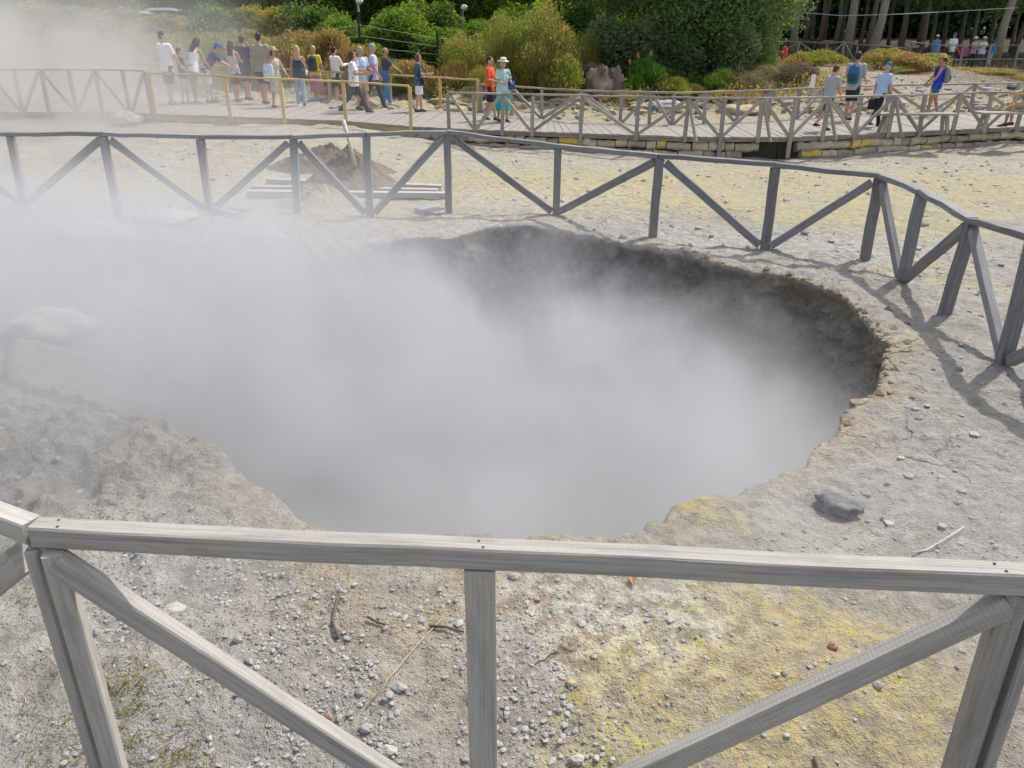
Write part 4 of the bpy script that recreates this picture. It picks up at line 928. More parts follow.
tag(mesh_np('woods', V, F, LEAF['pine'], smooth=False), 'dark woods closing the view behind the pine trunks', 'woods', kind='stuff')
# grass at the near post
gv = []; 
for (px, py, rr_, n_) in [(125, 680, .15, 150), (165, 745, .16, 170), (30, 590, .12, 50), (100, 730, .12, 90), (8, 560, .1, 60), (150, 700, .25, 90), (40, 740, .2, 60), (20, 690, .15, 30)]:
    x, y = gp(px, py); z = gz(x, y)
    for _ in range(n_):
        a = random.uniform(0, 6.28); q = rr_ * random.uniform(0, 1) ** .7; bx, by = x + q * math.cos(a), y + q * math.sin(a); L = random.uniform(.03, .11); d = Vector((random.uniform(-1, 1), random.uniform(-1, 1), random.uniform(.15, 1.2))).normalized(); wv = d.cross(Vector((random.uniform(-1, 1), random.uniform(-1, 1), 0))).normalized() * .0022
        b = Vector((bx, by, gz(bx, by) - .004)); t_ = b + d * L; t_.z = max(t_.z - L * .25, b.z + .008); mdl = b.lerp(t_, .55) + Vector((0, 0, L * .12))
        gv += [b - wv, b + wv, mdl + wv * .8, mdl - wv * .8, mdl - wv * .8, mdl + wv * .8, t_ + wv * .1, t_ - wv * .1]
tag(mesh_np('grass', np.array([tuple(p) for p in gv]), np.arange(len(gv)).reshape(-1, 4), LEAF['grass'], smooth=False), 'sparse dry grass tufts at the foot of the near left post', 'grass', kind='stuff')
# rock stack and stump on the bank
x, _ = zp(598, 100, 27.8); st_ = rock('rock_stack', (x, 27.8), (.40, .36, .62), mat_rock('stack_rock', [(.17, .14, .12), (.22, .17, .13), (.34, .27, .19)], 3), 'tall weathered rock stack with a pale face behind the boardwalk', 'rock', seed=31, rough=.3, sink=.1)
x, _ = zp(614, 100, 28.0); rock('stump', (x, 28.0), (.30, .3, .66), M['bark'], 'dark gnarled stump beside the rock stack', 'stump', seed=44, rough=.35, sink=.1)

# ------------------------------------------------------------------ posts, lamps, cars, signs
def lamp(px, ytop, Y, r, label, black_to=None):
    x, zt = zp(px, ytop, Y); z0 = gz(x, Y); root = empty('lamp_post', (x, Y, z0), 0, label, 'lamp post', 'lamp posts among the trees')
    h = zt - z0
    zb = h * .55 if black_to is None else zp(px, black_to, Y)[1] - z0
    m = MB(); m.tube([(0, 0, 0), (0, 0, zb)], [r * 1.15, r * 1.1], 8); m.build('lower_post', M['metal_black'] if black_to is not None else M['metal_grey'], root)
    m = MB(); m.tube([(0, 0, zb), (0, 0, h)], [r * .8, r * .6], 8); m.build('upper_post', M['metal_grey'], root)
    m = MB(); m.ell((.06, 0, h + .06), (.16, .16, .13)); m.build('globe', M['white'], root, smooth=True)
lamp(358, 2.5, 36.8, .06, 'lamp post with black lower half and white globe above the group', 12)
lamp(413, 12, 39, .035, 'slim grey lamp post with white globe right of the black one')
lamp(463, 9, 39.5, .035, 'slim grey lamp post with white globe above the dry grass')
x1_, x2_ = zp(358, 30, 33)[0], zp(437, 35, 33)[0]
wf = empty('wire_fence', (x1_, 32, gz(x1_, 32)), 0, 'wire fence with thin black posts on the heather bank', 'fence'); wo = Vector(wf.location)
ppx = [290, 358, 437, 500]; tops_ = []
for k, px in enumerate(ppx):
    x, zt = zp(px, [28, 14, 30, 32][k], 32.0); g0 = gz(x, 32.0)
    m = MB(); m.beam(Vector((x, 32, g0)) - wo, Vector((x, 32, zt)) - wo, .07, .07, up=(0, 1, 0), wob=0); m.build('post', M['metal_black'], wf); tops_.append((Vector((x, 32, g0)) - wo, zt - g0))
m = MB()
for j in range(5):
    for k in range(3):
        a, b = tops_[k], tops_[k + 1]; m.tube([a[0] + Vector((0, 0, (.2 + .16 * j) * a[1])), b[0] + Vector((0, 0, (.2 + .16 * j) * b[1]))], [.006, .006], 4)
m.build('wire', M['metal_grey'], wf)
def car(px, Y, yaw, topy, label):
    x, zt = zp(px, topy, Y); z0 = zt - 1.46
    root = empty('parked_car', (x, Y, z0), yaw, label, 'car', 'white parked cars behind the shrubs')
    sec = [(-2.1, .45, .75), (-1.95, .35, .95), (-1.0, .30, 1.02), (.95, .3, 1.0), (1.9, .33, .85), (2.1, .42, .65)]
    def loft(S, name, mat, w):
        m = MB(); vs = []; fs = []
        for (xx, zl, zh, ww) in S: vs += [(xx, -ww, zl), (xx, -ww, zh - .08), (xx, -ww + .1, zh), (xx, ww - .1, zh), (xx, ww, zh - .08), (xx, ww, zl)]
        for i in range(len(S) - 1):
            for k in range(6): fs.append((i * 6 + k, i * 6 + (k + 1) % 6, (i + 1) * 6 + (k + 1) % 6, (i + 1) * 6 + k))
        fs.append((5, 4, 3, 2, 1, 0)); fs.append(tuple((len(S) - 1) * 6 + k for k in range(6))); m.add(vs, fs); return m.build(name, mat, root)
    loft([(a, b, c, .85) for a, b, c in sec], 'body', M['white'], .85)
    loft([(-1.55, .98, 1.05, .76), (-1.1, .98, 1.38, .70), (.1, .98, 1.38, .70), (.95, .98, 1.04, .76)], 'window', M['glass'], .75)
    loft([(-1.15, 1.36, 1.42, .66), (-.9, 1.37, 1.48, .66), (-.1, 1.37, 1.48, .66), (.2, 1.36, 1.41, .66)], 'roof', M['white'], .7)
    for sx in (-1.3, 1.3):
        for sy in (-.82, .82):
            m = MB(); m.tube([(sx, sy - .1, .32), (sx, sy + .1, .32)], [.32, .32], 16, ref=(1, 0, 0)); m.build('wheel', M['tyre'], root)
car(149, 37.3, .1, 11.5, 'white parked car left of the other one seen over the heather'); car(177, 38.3, .05, 8.5, 'white parked car right of the other one seen over the heather')
for k, (px, lab) in enumerate([(152, 'thin pole rising behind the left white car'), (160, 'thin pole between the two white cars'), (178, 'thin pole rising behind the right white car')]):
    x, _ = zp(px, 10, 40); m = MB(); m.tube([(x, 40, gz(x, 40)), (x, 40, 7)], [.045, .035], 7); tag(m.build('pole', M['metal_grey'], smooth=True), lab, 'pole', 'thin poles behind the cars')
# white sign on the bank, red marker
x, zt = zp(813, 78, 25.8); z0 = gz(x, 25.8); sg = empty('sign_post', (x, 25.8, z0), 0, 'small white sign on a post left of the walking men', 'sign')
m = MB(); m.beam((0, .02, 0), (0, .02, zt - z0 - .25), .06, .05, up=(0, 1, 0)); m.build('post', M['wood_deck'], sg)
m = MB(); m.beam((0, 0, zt - z0 - .28), (.02, 0, zt - z0 + .1), .13, .03, up=(0, 1, 0), ch=.003, wob=0); m.build('panel', M['white'], sg)
x, zt = zp(784, 53, 34.5); z0 = gz(x, 34.5); rd = empty('marker', (x, 34.5, z0), 0, 'red oval marker on a thin post by the pine trunks', 'marker')
m = MB(); m.tube([(0, .03, 0), (0, .03, zt - z0)], [.025, .025], 6); m.build('post', M['metal_grey'], rd)
m = MB(); m.ell((0, 0, zt - z0), (.15, .04, .26)); m.build('panel', M['red'], rd, smooth=True)
x1_, z1_ = zp(784, 11, 46); x2_, z2_ = zp(905, 14, 46); m = MB()
m.tube([(x1_ - 4, 46.3, z1_ + .1), (x1_, 46.3, z1_), ((x1_ + x2_) / 2, 46.3, (z1_ + z2_) / 2 - .15), (x2_, 46.3, z2_), (x2_ + 6, 46.3, z2_ + .3)], [.02] * 5, 5); tag(m.build('cable', M['metal_grey'], smooth=True), 'thin cable strung across the pine trunks', 'cable')
# ------------------------------------------------------------------ people
def remeshed(mb, name, mat, parent, vox=.012, it=2):
    o = mb.build(name, mat, None)
    r = o.modifiers.new('r', 'REMESH'); r.mode = 'VOXEL'; r.voxel_size = vox; r.use_smooth_shade = True
    s = o.modifiers.new('s', 'SMOOTH'); s.factor = .5; s.iterations = it
    dg = bpy.context.evaluated_depsgraph_get(); me = bpy.data.meshes.new_from_object(o.evaluated_get(dg)); old = o.data
    bpy.data.objects.remove(o); bpy.data.meshes.remove(old)
    me.polygons.foreach_set('use_smooth', [True] * len(me.polygons))
    me.materials.clear(); me.materials.append(mat)
    n = bpy.data.objects.new(name, me); COL.objects.link(n); n.parent = parent; return n
SKIN = [mat_plain('skin', c, .55, .06) for c in ((.50, .29, .19), (.42, .23, .14), (.56, .35, .25))]
HAIR = {k: mat_plain('hair_' + k, c, .6, .3, 60) for k, c in dict(black=(.012, .011, .011), brown=(.07, .04, .022), blond=(.46, .33, .16), grey=(.32, .31, .30), auburn=(.17, .06, .025), dark=(.03, .02, .015)).items()}
_cm = {}
def cloth(c):
    if not isinstance(c, tuple): return c
    if c not in _cm: _cm[c] = mat_plain('fabric', c, .85, .14, 11, .75)
    return _cm[c]
SHOE = mat_plain('shoe', (.06, .045, .035), .7); DARKEYE = mat_plain('eye', (.02, .018, .016), .3); PINK = mat_plain('pink_shoe', (.55, .06, .16), .7)
P_ORIG = {}
def person(px, py, hpy, yaw, label, top=(.6, .6, .6), low=(.03, .03, .05), lowk='shorts', sleeve='tee', hair='brown', hairk='short', hat=None, fem=False, bulk=1.0, lean=0.0, headp=0.0, legs=(8, -8), knees=(4, 4),
           arms=((8, 8, 12, 0), (8, 8, 12, 0)), skin=0, at=None, H=None, seat=False, shoe=None, dress=False, group=None, small=False, headyaw=0):
    """arms: (forward pitch, abduction, elbow bend, inward) left then right, degrees"""
    x, y = at if at else dk_at(px, py); z0 = deck_z(x) if at is None else gz(x, y) + .01
    if H is None:
        H = zp(px, hpy, y)[1] - z0 + (.12 if lean > .2 else 0) + (.0 if not hat else -.03); H = min(max(H, 1.1), 1.93)
    k = H / 1.72
    root = empty('person', (x, y, z0), -R(yaw), label, 'person', group); root.scale = (k, k, k)
    wS, wW, wH, wC = (.155, .125, .172, .148) if fem else (.182, .148, .160, .172)
    wW *= bulk ** 1.4; wH *= bulk; wC *= bulk; wS *= bulk ** .5; dp = bulk ** 1.3
    L = lean; sp = Vector((0, math.sin(L), math.cos(L))); bk_ = Vector((0, math.cos(L), -math.sin(L)))
    def leg(side, t, kn):
        h = Vector((side * .088, 0, -.02)); t, kn = R(t), R(kn); K = h + Vector((side * .008, math.sin(t), -math.cos(t))) * .43
        An = K + Vector((0, math.sin(t - kn), -math.cos(t - kn))) * .41; return h, K, An
    lg = [leg(-1, legs[0], knees[0]), leg(1, legs[1], knees[1])]
    pz = -min(l[2].z for l in lg) + .085
    P = Vector((0, 0, pz))
    lg = [tuple(p + P for p in l) for l in lg]
    up = lambda s, q=0.0, xx=0.0: P + sp * s + bk_ * q + Vector((xx, 0, 0))
    nb_ = up(.545, -.005)
    hd = Vector((0, math.sin(L * .4 + headp), math.cos(L * .4 + headp))); hr = Matrix.Rotation(-(L * .4 + headp), 3, 'X') @ Matrix.Identity(3)
    hrot = Matrix.Rotation(-R(headyaw), 3, 'Z'); hrot = hr @ hrot
    HC = nb_ + hd * .165 + Vector((0, .02, 0))
    ar = []
    for side, (a, b, e, inw) in zip((-1, 1), arms):
        S = up(.485, 0, side * wS); a, b, e = R(a) + L * .3, R(b), R(e)
        u = Vector((side * math.sin(b), math.sin(a) * math.cos(b), -math.cos(a) * math.cos(b))); E_ = S + u * .285
        f = Vector((side * (math.sin(b) * .5 - math.sin(R(inw))), math.sin(a + e), -math.cos(a + e))).normalized(); Wr = E_ + f * .245
        ar.append((S, E_, Wr, f, side))
    V_ = .011 if not small else .016
    # body
    m = MB(); X = (1, 0, 0)
    m.tube([up(-.12), up(-.04), up(.06), up(.18), up(.30, .01), up(.42, .0), up(.49), up(.545)], [(wH * .8, .085 * dp), (wH, .115 * dp), (wH * .97, .115 * dp), (wW, .098 * dp), (wC * .97, .11 * dp), (wC, .105), (wS * .85, .075), (.062, .055)], 16, ref=X)
    m.tube([up(.50), nb_ + hd * .05, HC], [.056, .054, .05], 10)
    m.ell(HC, (.074, .093, .112), 14, 10, hrot); m.ell(HC + hrot @ Vector((0, .028, -.062)), (.054, .062, .05), 10, 8, hrot)
    m.ell(HC + hrot @ Vector((0, .098, -.015)), (.013, .022, .024), 8, 6, hrot)
    for s in (-1, 1): m.ell(HC + hrot @ Vector((s * .075, -.005, -.01)), (.013, .022, .032), 8, 6, hrot)
    for (S, E_, Wr, f, side) in ar:
        m.tube([S + Vector((-side * .03, 0, .005)), S.lerp(E_, .3), E_.lerp(S, .15), E_, E_.lerp(Wr, .3), Wr], [.055, .048 * bulk ** .5, .042, .038, .038, .026], 10)
        # hand with palm, four curled fingers and thumb
        pc = Wr + f * .05; sd = f.cross(Vector((side, 0, 0))); sd = sd.normalized() if sd.length > .05 else Vector((0, 1, 0)); nm = f.cross(sd).normalized()
        if nm.x * side > 0: nm = -nm                      # palm looks inward
        m.tube([Wr, Wr + f * .035, Wr + f * .085], [(.026, .018), (.04, .016), (.042, .014)], 8, ref=sd)
        if not small:
            for q, ln in zip((-.031, -.0105, .0105, .031), (.062, .073, .07, .056)):
                b0_ = Wr + f * .078 + sd * q; m.tube([b0_, b0_ + f * ln * .55 + sd * q * .12 + nm * .004, b0_ + f * ln * .9 + nm * .026 + sd * q * .2], [.0098, .0088, .007], 6)
            tb = Wr + f * .028 + sd * .032; m.tube([tb, tb + f * .03 + sd * .028 + nm * .008, tb + f * .062 + sd * .03 + nm * .018], [.012, .0105, .008], 6)
    for (h, K, An) in lg:
        m.tube([h + Vector((0, 0, .06)), h.lerp(K, .35), K.lerp(h, .12), K, K.lerp(An, .3), K.lerp(An, .75), An], [.086 * bulk, .078 * bulk, .056, .052, .054, .036, .034], 12)
        m.tube([An + Vector((0, -.04, -.035)), An + Vector((0, .05, -.05)), An + Vector((0, .15, -.062))], [.036, .036, .025], 8)
    remeshed(m, 'body', SKIN[skin], root, V_)
    # top
    ct_ = cloth(top); m = MB(); inf = .016
    if dress:
        m.tube([up(-.45), up(-.2), up(-.02), up(.18), up(.33, .012), up(.43), up(.50)], [(wH * 1.35, .19 * dp), (wH * 1.18, .15 * dp), (wH + .015, .13 * dp), (wW + .02, .115 * dp), (wC + inf, .13 * dp), (wC + inf, .12), (wS * .8, .085)], 18, ref=X)
    else:
        m.tube([up(-.13), up(-.02), up(.16), up(.31, .01), up(.43), up(.50), up(.535)], [(wH + inf + .012, .132 * dp), (wH + inf + .006, .132 * dp), (wW + .026, .12 * dp), (wC + inf, .13 * dp), (wC + inf, .122), (wS * .9, .09), (.075, .07)] if sleeve != 'none' else [(wH + inf + .012, .132 * dp), (wH + inf, .132 * dp), (wW + .024, .118 * dp), (wC + .012, .128 * dp), (wC * .95, .118), (wS * .68, .082), (.065, .062)], 18, ref=X)
    if sleeve != 'none':
        for (S, E_, Wr, f, side) in ar:
            if sleeve == 'tee': m.tube([S + Vector((-side * .05, 0, .012)), S, S.lerp(E_, .4), S.lerp(E_, .78)], [.062, .068, .063, .066], 12)
            else: m.tube([S + Vector((-side * .05, 0, .012)), S, S.lerp(E_, .6), E_, E_.lerp(Wr, .5), E_.lerp(Wr, .93)], [.062, .066, .06, .055, .05, .042], 12)
    remeshed(m, 'shirt' if not dress else 'dress', ct_, root, V_)
    # lower clothes
    cl = cloth(low)
    if lowk == 'skirt':
        m = MB(); m.tube([P + Vector((0, .02, -.60)), P + Vector((0, .01, -.3)), P + Vector((0, 0, -.05)), P + Vector((0, 0, .07))], [(.24, .22), (.215, .18), (wH + .012, .128 * dp), (wW + .022, .115 * dp)], 18, ref=X); remeshed(m, 'skirt', cl, root, V_)
    elif lowk:
        m = MB(); m.tube([P + Vector((0, 0, -.11)), P + Vector((0, 0, 0)), P + Vector((0, 0, .09))], [(wH * .95, .11 * dp), (wH + .012, .128 * dp), (wW + .018, .112 * dp)], 16, ref=X)
        for (h, K, An) in lg:
            e = h.lerp(K, .55 if lowk == 'mini' else .92)
            if lowk in ('shorts', 'mini'): m.tube([h + Vector((0, 0, .03)), h.lerp(K, .35), e], [.098 * bulk, .096 * bulk, .088], 12)
            else: m.tube([h + Vector((0, 0, .03)), h.lerp(K, .4), K, K.lerp(An, .5), An + Vector((0, 0, -.02))], [.096 * bulk, .086 * bulk, .068, .06, .056], 12)
        remeshed(m, 'trousers' if lowk == 'long' else 'shorts', cl, root, V_)
    for (h, K, An) in lg:
        m = MB(); m.tube([An + Vector((0, -.068, -.05)), An + Vector((0, -.05, -.035)), An + Vector((0, .04, -.036)), An + Vector((0, .13, -.058)), An + Vector((0, .185, -.066))], [(.03, .028), (.042, .046), (.044, .042), (.045, .026), (.03, .014)], 10, ref=X)
        m.build('shoe', shoe or SHOE, root, smooth=True)
    # eyes, hair, hat
    if not small:
        for s in (-1, 1):
            m = MB(); m.ell(HC + hrot @ Vector((s * .03, .086, .012)), (.013, .009, .009), 8, 6, hrot); m.build('eye', DARKEYE, root, smooth=True)
    hm = HAIR[hair]
    if hairk != 'bald':
        m = MB(); m.ell(HC + hrot @ Vector((0, -.016, .03)), (.083, .096, .094), 14, 10, hrot); m.ell(HC + hrot @ Vector((0, -.045, -.02)), (.072, .062, .075), 12, 8, hrot)
        if hairk in ('bob', 'long'):
            for s in (-1, 1): m.ell(HC + hrot @ Vector((s * .06, -.02, -.04)), (.035, .06, .09), 10, 8, hrot)
            m.ell(HC + hrot @ Vector((0, -.05, -.06)), (.085, .055, .09), 12, 8, hrot)
        if hairk == 'long': m.tube([HC + hrot @ Vector((0, -.06, 0)), nb_ + Vector((0, -.085, .0)), up(.40, -.13)], [(.09, .05), (.10, .045), (.075, .025)], 12, ref=X)
        if hairk == 'pony': m.tube([HC + hrot @ Vector((0, -.10, .03)), HC + hrot @ Vector((0, -.15, -.03)), HC + hrot @ Vector((0, -.13, -.14))], [.03, .034, .015], 8)
        remeshed(m, 'hair', hm, root, .011, 3)
    else:
        m = MB(); m.ell(HC + hrot @ Vector((0, -.05, -.012)), (.079, .05, .05), 12, 8, hrot); remeshed(m, 'hair', hm, root, .011, 2)
    if hat:
        kind, hc = hat; m = MB(); o_ = HC + hrot @ Vector((0, -.008, .045)); u_ = hrot @ Vector((0, 0, 1)); f_ = hrot @ Vector((0, 1, 0))
        if kind == 'brim':
            m.tube([o_ - u_ * .004, o_ + u_ * .008, o_ + u_ * .014, o_ + u_ * .05, o_ + u_ * .095, o_ + u_ * .108], [.168, .172, .098, .096, .088, .05], 20, ref=hrot @ Vector((1, 0, 0)))
        else:
            m.ell(o_ + u_ * .012, (.088, .104, .085), 14, 10, hrot); m.tube([o_ + f_ * .07 + u_ * .01, o_ + f_ * .13 + u_ * .006, o_ + f_ * .175 - u_ * .012], [(.075, .009), (.07, .008), (.04, .006)], 10, ref=hrot @ Vector((1, 0, 0)))
        m.build('hat', cloth(hc), root, smooth=True)
    P_ORIG[root.name] = (root, k, up, ar, P)
    return root
def bag_on(root, kind, c, label, strap=None, side=1, dz=0.0, dy=0.0, size=(.28, .12, .26)):
    r, k, up, ar, P = P_ORIG[root.name]
    if kind == 'backpack':
        ctr = up(.27, -.20); name, cat = 'backpack', 'backpack'
    elif kind == 'hand':
        S, E_, Wr, f, sd = ar[0 if side < 0 else 1]; ctr = Wr + Vector((0, .0, -.27)); name, cat = 'handbag', 'bag'
    else:
        ctr = P + Vector((side * .235, dy, dz)); name, cat = 'shoulder_bag', 'bag'
    M_ = Matrix.Translation(r.location) @ Matrix.Rotation(r.rotation_euler.z, 4, 'Z') @ Matrix.Scale(k, 4)
    o = empty(name, M_ @ ctr, r.rotation_euler.z, label, cat); o.scale = (k, k, k)
    w_, d_, h_ = size; m = MB()
    if kind == 'backpack':
        m.tube([(0, .0, -.23), (0, -.01, -.18), (0, -.02, 0), (0, -.01, .17), (0, .02, .23)], [(.11, .06), (.15, .10), (.155, .105), (.14, .085), (.08, .04)], 16, ref=(1, 0, 0)); bb_ = m.build('body', cloth(c), o, smooth=True)
        m = MB(); m.tube([(0, -.10, -.17), (0, -.12, -.08), (0, -.105, .02)], [(.10, .03), (.11, .04), (.09, .02)], 12, ref=(1, 0, 0)); m.build('pocket', cloth(tuple(x * .55 for x in c)), bb_, smooth=True)
        for s in (-1, 1):
            m = MB(); m.tube([(s * .085, .07, -.17), (s * .13, .16, -.12), (s * .10, .335, .04), (s * .085, .30, .20), (s * .07, .20, .262), (s * .07, .05, .20)], [(.022, .008)] * 6, 6); m.build('strap', cloth(strap or (.03, .03, .03)), o, smooth=True)
    else:
        ax = (0, 1, 0) if kind == 'side' else (1, 0, 0)
        m.tube([(0, 0, -h_ / 2), (0, 0, -h_ * .42), (0, 0, 0), (0, 0, h_ * .4), (0, 0, h_ / 2)], [(w_ * .40, d_ * .4), (w_ * .5, d_ * .5), (w_ * .5, d_ * .5), (w_ * .45, d_ * .35), (w_ * .4, d_ * .15)], 16, ref=ax); m.build('body', cloth(c), o, smooth=True)
        m = MB()
        if kind == 'hand':
            m.tube([(-w_ * .3, 0, h_ * .45), (-w_ * .2, 0, h_ * .75), (0, 0, h_ * .92), (w_ * .2, 0, h_ * .75), (w_ * .3, 0, h_ * .45)], [.01] * 5, 6)
        else:
            q = up(.50, 0, side * .06) - ctr
            m.tube([(0, w_ * .35, h_ * .35), (-side * .03, .12, q.z * .55), (q.x, q.y + .07, q.z - .01), (q.x, q.y - .02, q.z + .035), (q.x, q.y - .10, q.z - .03), (-side * .03, -.12, q.z * .5), (0, -w_ * .35, h_ * .35)], [.012] * 7, 6)
        m.build('strap', cloth(strap or (tuple(x * .6 for x in c) if isinstance(c, tuple) else (.4, .45, .5))), o, smooth=True)
    return o
pat_flower = mat_pattern('floral_fabric', (.03, .05, .12), [(.30, .36, .42), (.10, .20, .26)], 26, .42)
pat_dots = mat_pattern('spotted_white_fabric', (.72, .70, .70), [(.20, .08, .12), (.35, .3, .33)], 26, .38)
pat_grey = mat_pattern('grey_print_fabric', (.50, .52, .55), [(.18, .2, .24), (.7, .7, .72)], 22, .45)
pat_color = mat_pattern('bright_print_fabric', (.35, .08, .12), [(.08, .12, .42), (.6, .3, .05), (.5, .1, .3)], 13, .46)
pat_bag = mat_pattern('pale_blue_print', (.62, .68, .72), [(.35, .48, .60)], 13, .45)
pat_dress = mat_pattern('beige_print', (.52, .47, .38), [(.38, .33, .27)], 20, .42)
pat_shorts = mat_pattern('leaf_print', (.30, .36, .36), [(.06, .08, .08), (.5, .5, .3)], 20, .45)
pat_teal = mat_pattern('teal_print', (.42, .58, .54), [(.65, .72, .68), (.2, .45, .44)], 18, .42)
D = (9, 9, 14, 0)
person(173, 105, 33, 28, 'man in white t-shirt and dark shorts standing in steam, leftmost of the tourist group', (.78, .78, .78), (.06, .06, .065), arms=((6, 8, 8, 0), (22, 8, 14, 5)), hair='dark', headyaw=35, legs=(4, -4))
person(187, 104, 49, 60, 'person in navy top and pale blue shorts half hidden behind the man in white t-shirt', (.05, .07, .13), (.35, .48, .65), fem=True, hair='dark', arms=((20, 6, 70, 10), D))
person(198, 104, 42, 25, 'woman in white sleeveless top and printed shorts leaning forward', (.78, .78, .80), pat_shorts, sleeve='none', fem=True, hair='dark', hairk='long', lean=.38, headp=.35, arms=((20, 8, 25, 0), (15, 6, 20, 0)), legs=(4, -6))
person(211, 103, 44, 65, 'person in dark blue shirt, pale shorts and blue cap bending over the boardwalk', (.06, .08, .14), (.55, .58, .62), hair='dark', hat=('cap', (.06, .12, .4)), lean=.6, headp=.3, arms=((35, 6, 20, 0), (30, 8, 20, 0)), legs=(6, -4))
person(238, 102, 42, 8, 'woman in grey printed sleeveless top and dark shorts with her back turned', pat_grey, (.035, .035, .04), sleeve='none', fem=True, hair='dark', hairk='long', arms=((6, 10, 10, 0), (25, 8, 60, 20)))
person(249, 100, 37, 5, 'black haired man in navy t-shirt and shorts with his back turned', (.035, .05, .11), (.04, .045, .06), hair='black', arms=((20, 8, 60, 15), D))
person(266, 104, 33, 12, 'big man in khaki grey t-shirt and dark shorts with his back turned', (.33, .29, .23), (.06, .06, .06), hair='black', bulk=1.22, arms=((8, 14, 12, 0), (14, 14, 20, 0)))
hw = person(279, 108, 48, 130, 'woman in straw hat and beige printed dress turning towards the big khaki man', pat_dress, None, None, sleeve='none', fem=True, hair='brown', hairk='bob', hat=('brim', (.50, .38, .22)), dress=True, arms=((20, 14, 20, 0), (10, 20, 10, 0)))
bag_on(hw, 'side', pat_bag, 'large pale blue and white beach bag on the shoulder of the straw hat woman', side=1, size=(.5, .2, .5), dz=.12)
bl = person(302, 106, 47, -12, 'woman with long blond hair in navy tank top and light jeans', (.035, .05, .09), (.30, .40, .52), 'long', 'none', 'blond', 'long', fem=True, arms=(D, (15, 10, 20, 0)), legs=(6, -10))
bag_on(bl, 'side', (.75, .75, .74), 'small white shoulder bag of the long haired blond woman', side=1, size=(.2, .09, .16), dz=.05)
yw = person(318, 102, 47, 5, 'blond woman in yellow top and bright printed skirt with a black backpack', (.75, .62, .05), pat_color, 'skirt', 'tee', 'blond', 'short', fem=True, arms=((30, 8, 50, 10), D))
bag_on(yw, 'backpack', (.03, .03, .035), 'small black backpack on the woman in yellow')
person(338, 103, 48, 40, 'man in white shirt and dark shorts seen from behind beside the yellow pine post', (.76, .76, .78), (.05, .05, .055), 'shorts', 'long', 'dark', arms=((25, 8, 70, 12), (30, 8, 70, 10)))
cv = person(356, 113, 50, 88, 'woman in white spotted top and charcoal trousers walking right', pat_dots, (.06, .06, .07), 'long', 'tee', 'brown', 'bob', fem=True, bulk=1.1, legs=(26, -20), knees=(4, 22), arms=((15, 6, 70, 10), (20, 8, 75, 10)))
bag_on(cv, 'side', (.20, .13, .11), 'large brown shoulder bag of the woman in the spotted top', side=-1, size=(.36, .15, .38), dy=-.12, dz=.14)
person(364, 110, 48, 130, 'grey haired man in pale blue polo and khaki shorts turned to his neighbours', (.45, .55, .68), (.50, .42, .30), 'shorts', 'tee', 'grey', headyaw=-40, arms=((15, 8, 60, 10), (20, 8, 60, 10)))
person(376, 109, 44, 86, 'tall grey haired man in lavender shirt and dark jeans walking right', (.52, .48, .70), (.05, .065, .11), 'long', 'tee', 'grey', legs=(18, -22), knees=(3, 16), arms=((0, 6, 12, 0), (10, 8, 20, 0)))
bm_ = person(388, 107, 49, 70, 'balding man in dark grey t-shirt and blue jeans reaching for the railing', (.075, .085, .10), (.10, .22, .42), 'long', 'tee', 'auburn', 'bald', arms=(D, (42, 10, 14, 0)), skin=1)
bag_on(bm_, 'side', (.08, .14, .30), 'blue shoulder bag of the balding man', side=1, size=(.3, .12, .28), dz=.02, dy=-.1)
fw = person(420, 112, 55, 80, 'auburn haired woman in navy floral top and white shorts standing alone on the boardwalk', pat_flower, (.78, .78, .78), 'mini' if False else 'shorts', 'tee', 'auburn', 'bob', fem=True, bulk=1.14, legs=(6, -6), arms=((10, 8, 72, 20), (18, 10, 74, 12)), skin=2)
bag_on(fw, 'front', (.02, .03, .07), 'dark navy bag held in front of the woman in the floral top', side=1, size=(.34, .12, .2), dz=.02, dy=.12)
person(490, 120, 57, 110, 'man in orange red polo and black shorts beside the woman in the cream hat', (.75, .10, .04), (.03, .035, .05), 'shorts', 'tee', 'dark', arms=((12, 8, 70, 25), (10, 8, 66, 20)), legs=(-10, 16), knees=(8, 2))
tw = person(503, 122, 59, 152, 'woman in cream hat, pale teal top and long teal skirt', pat_teal, (.02, .33, .33), 'skirt', 'tee', 'grey', 'bob', hat=('brim', (.70, .64, .52)), fem=True, bulk=1.12, arms=((14, 10, 66, 25), (14, 10, 66, 20)), headp=.1)
bag_on(tw, 'front', (.035, .075, .24), 'royal blue bag in the hands of the woman in the cream hat', side=-1, size=(.24, .12, .24), dz=.10, dy=.10)
person(824, 131, 66, 62, 'man in grey green t-shirt and navy shorts walking on the right of the boardwalk', (.34, .37, .36), (.03, .04, .07), 'shorts', 'tee', 'brown', legs=(14, -24), knees=(4, 24), lean=.1, headp=.3, arms=((0, 6, 12, 0), (10, 6, 16, 0)))
bp_ = person(848, 121, 53, 35, 'man in grey t-shirt and navy shorts carrying a blue backpack', (.36, .37, .38), (.03, .035, .06), 'shorts', 'tee', 'dark', bulk=1.08, legs=(12, -12), knees=(4, 12), arms=((10, 8, 70, 5), (0, 8, 60, 0)))
bag_on(bp_, 'backpack', (.04, .13, .22), 'dark blue backpack on the back of a man on the boardwalk')
cp = person(875, 127, 62, 66, 'man in light blue shirt, blue cap and black trousers walking on the boardwalk', (.40, .52, .74), (.02, .02, .025), 'long', 'tee', 'grey', hat=('cap', (.04, .14, .30)), legs=(16, -18), knees=(4, 18), lean=.08, headp=.25, arms=((-10, 8, 8, 0), (6, 8, 12, 0)))
bag_on(cp, 'hand', (.025, .02, .025), 'small black bag in the hand of the man in the blue cap', side=-1, size=(.30, .12, .28))
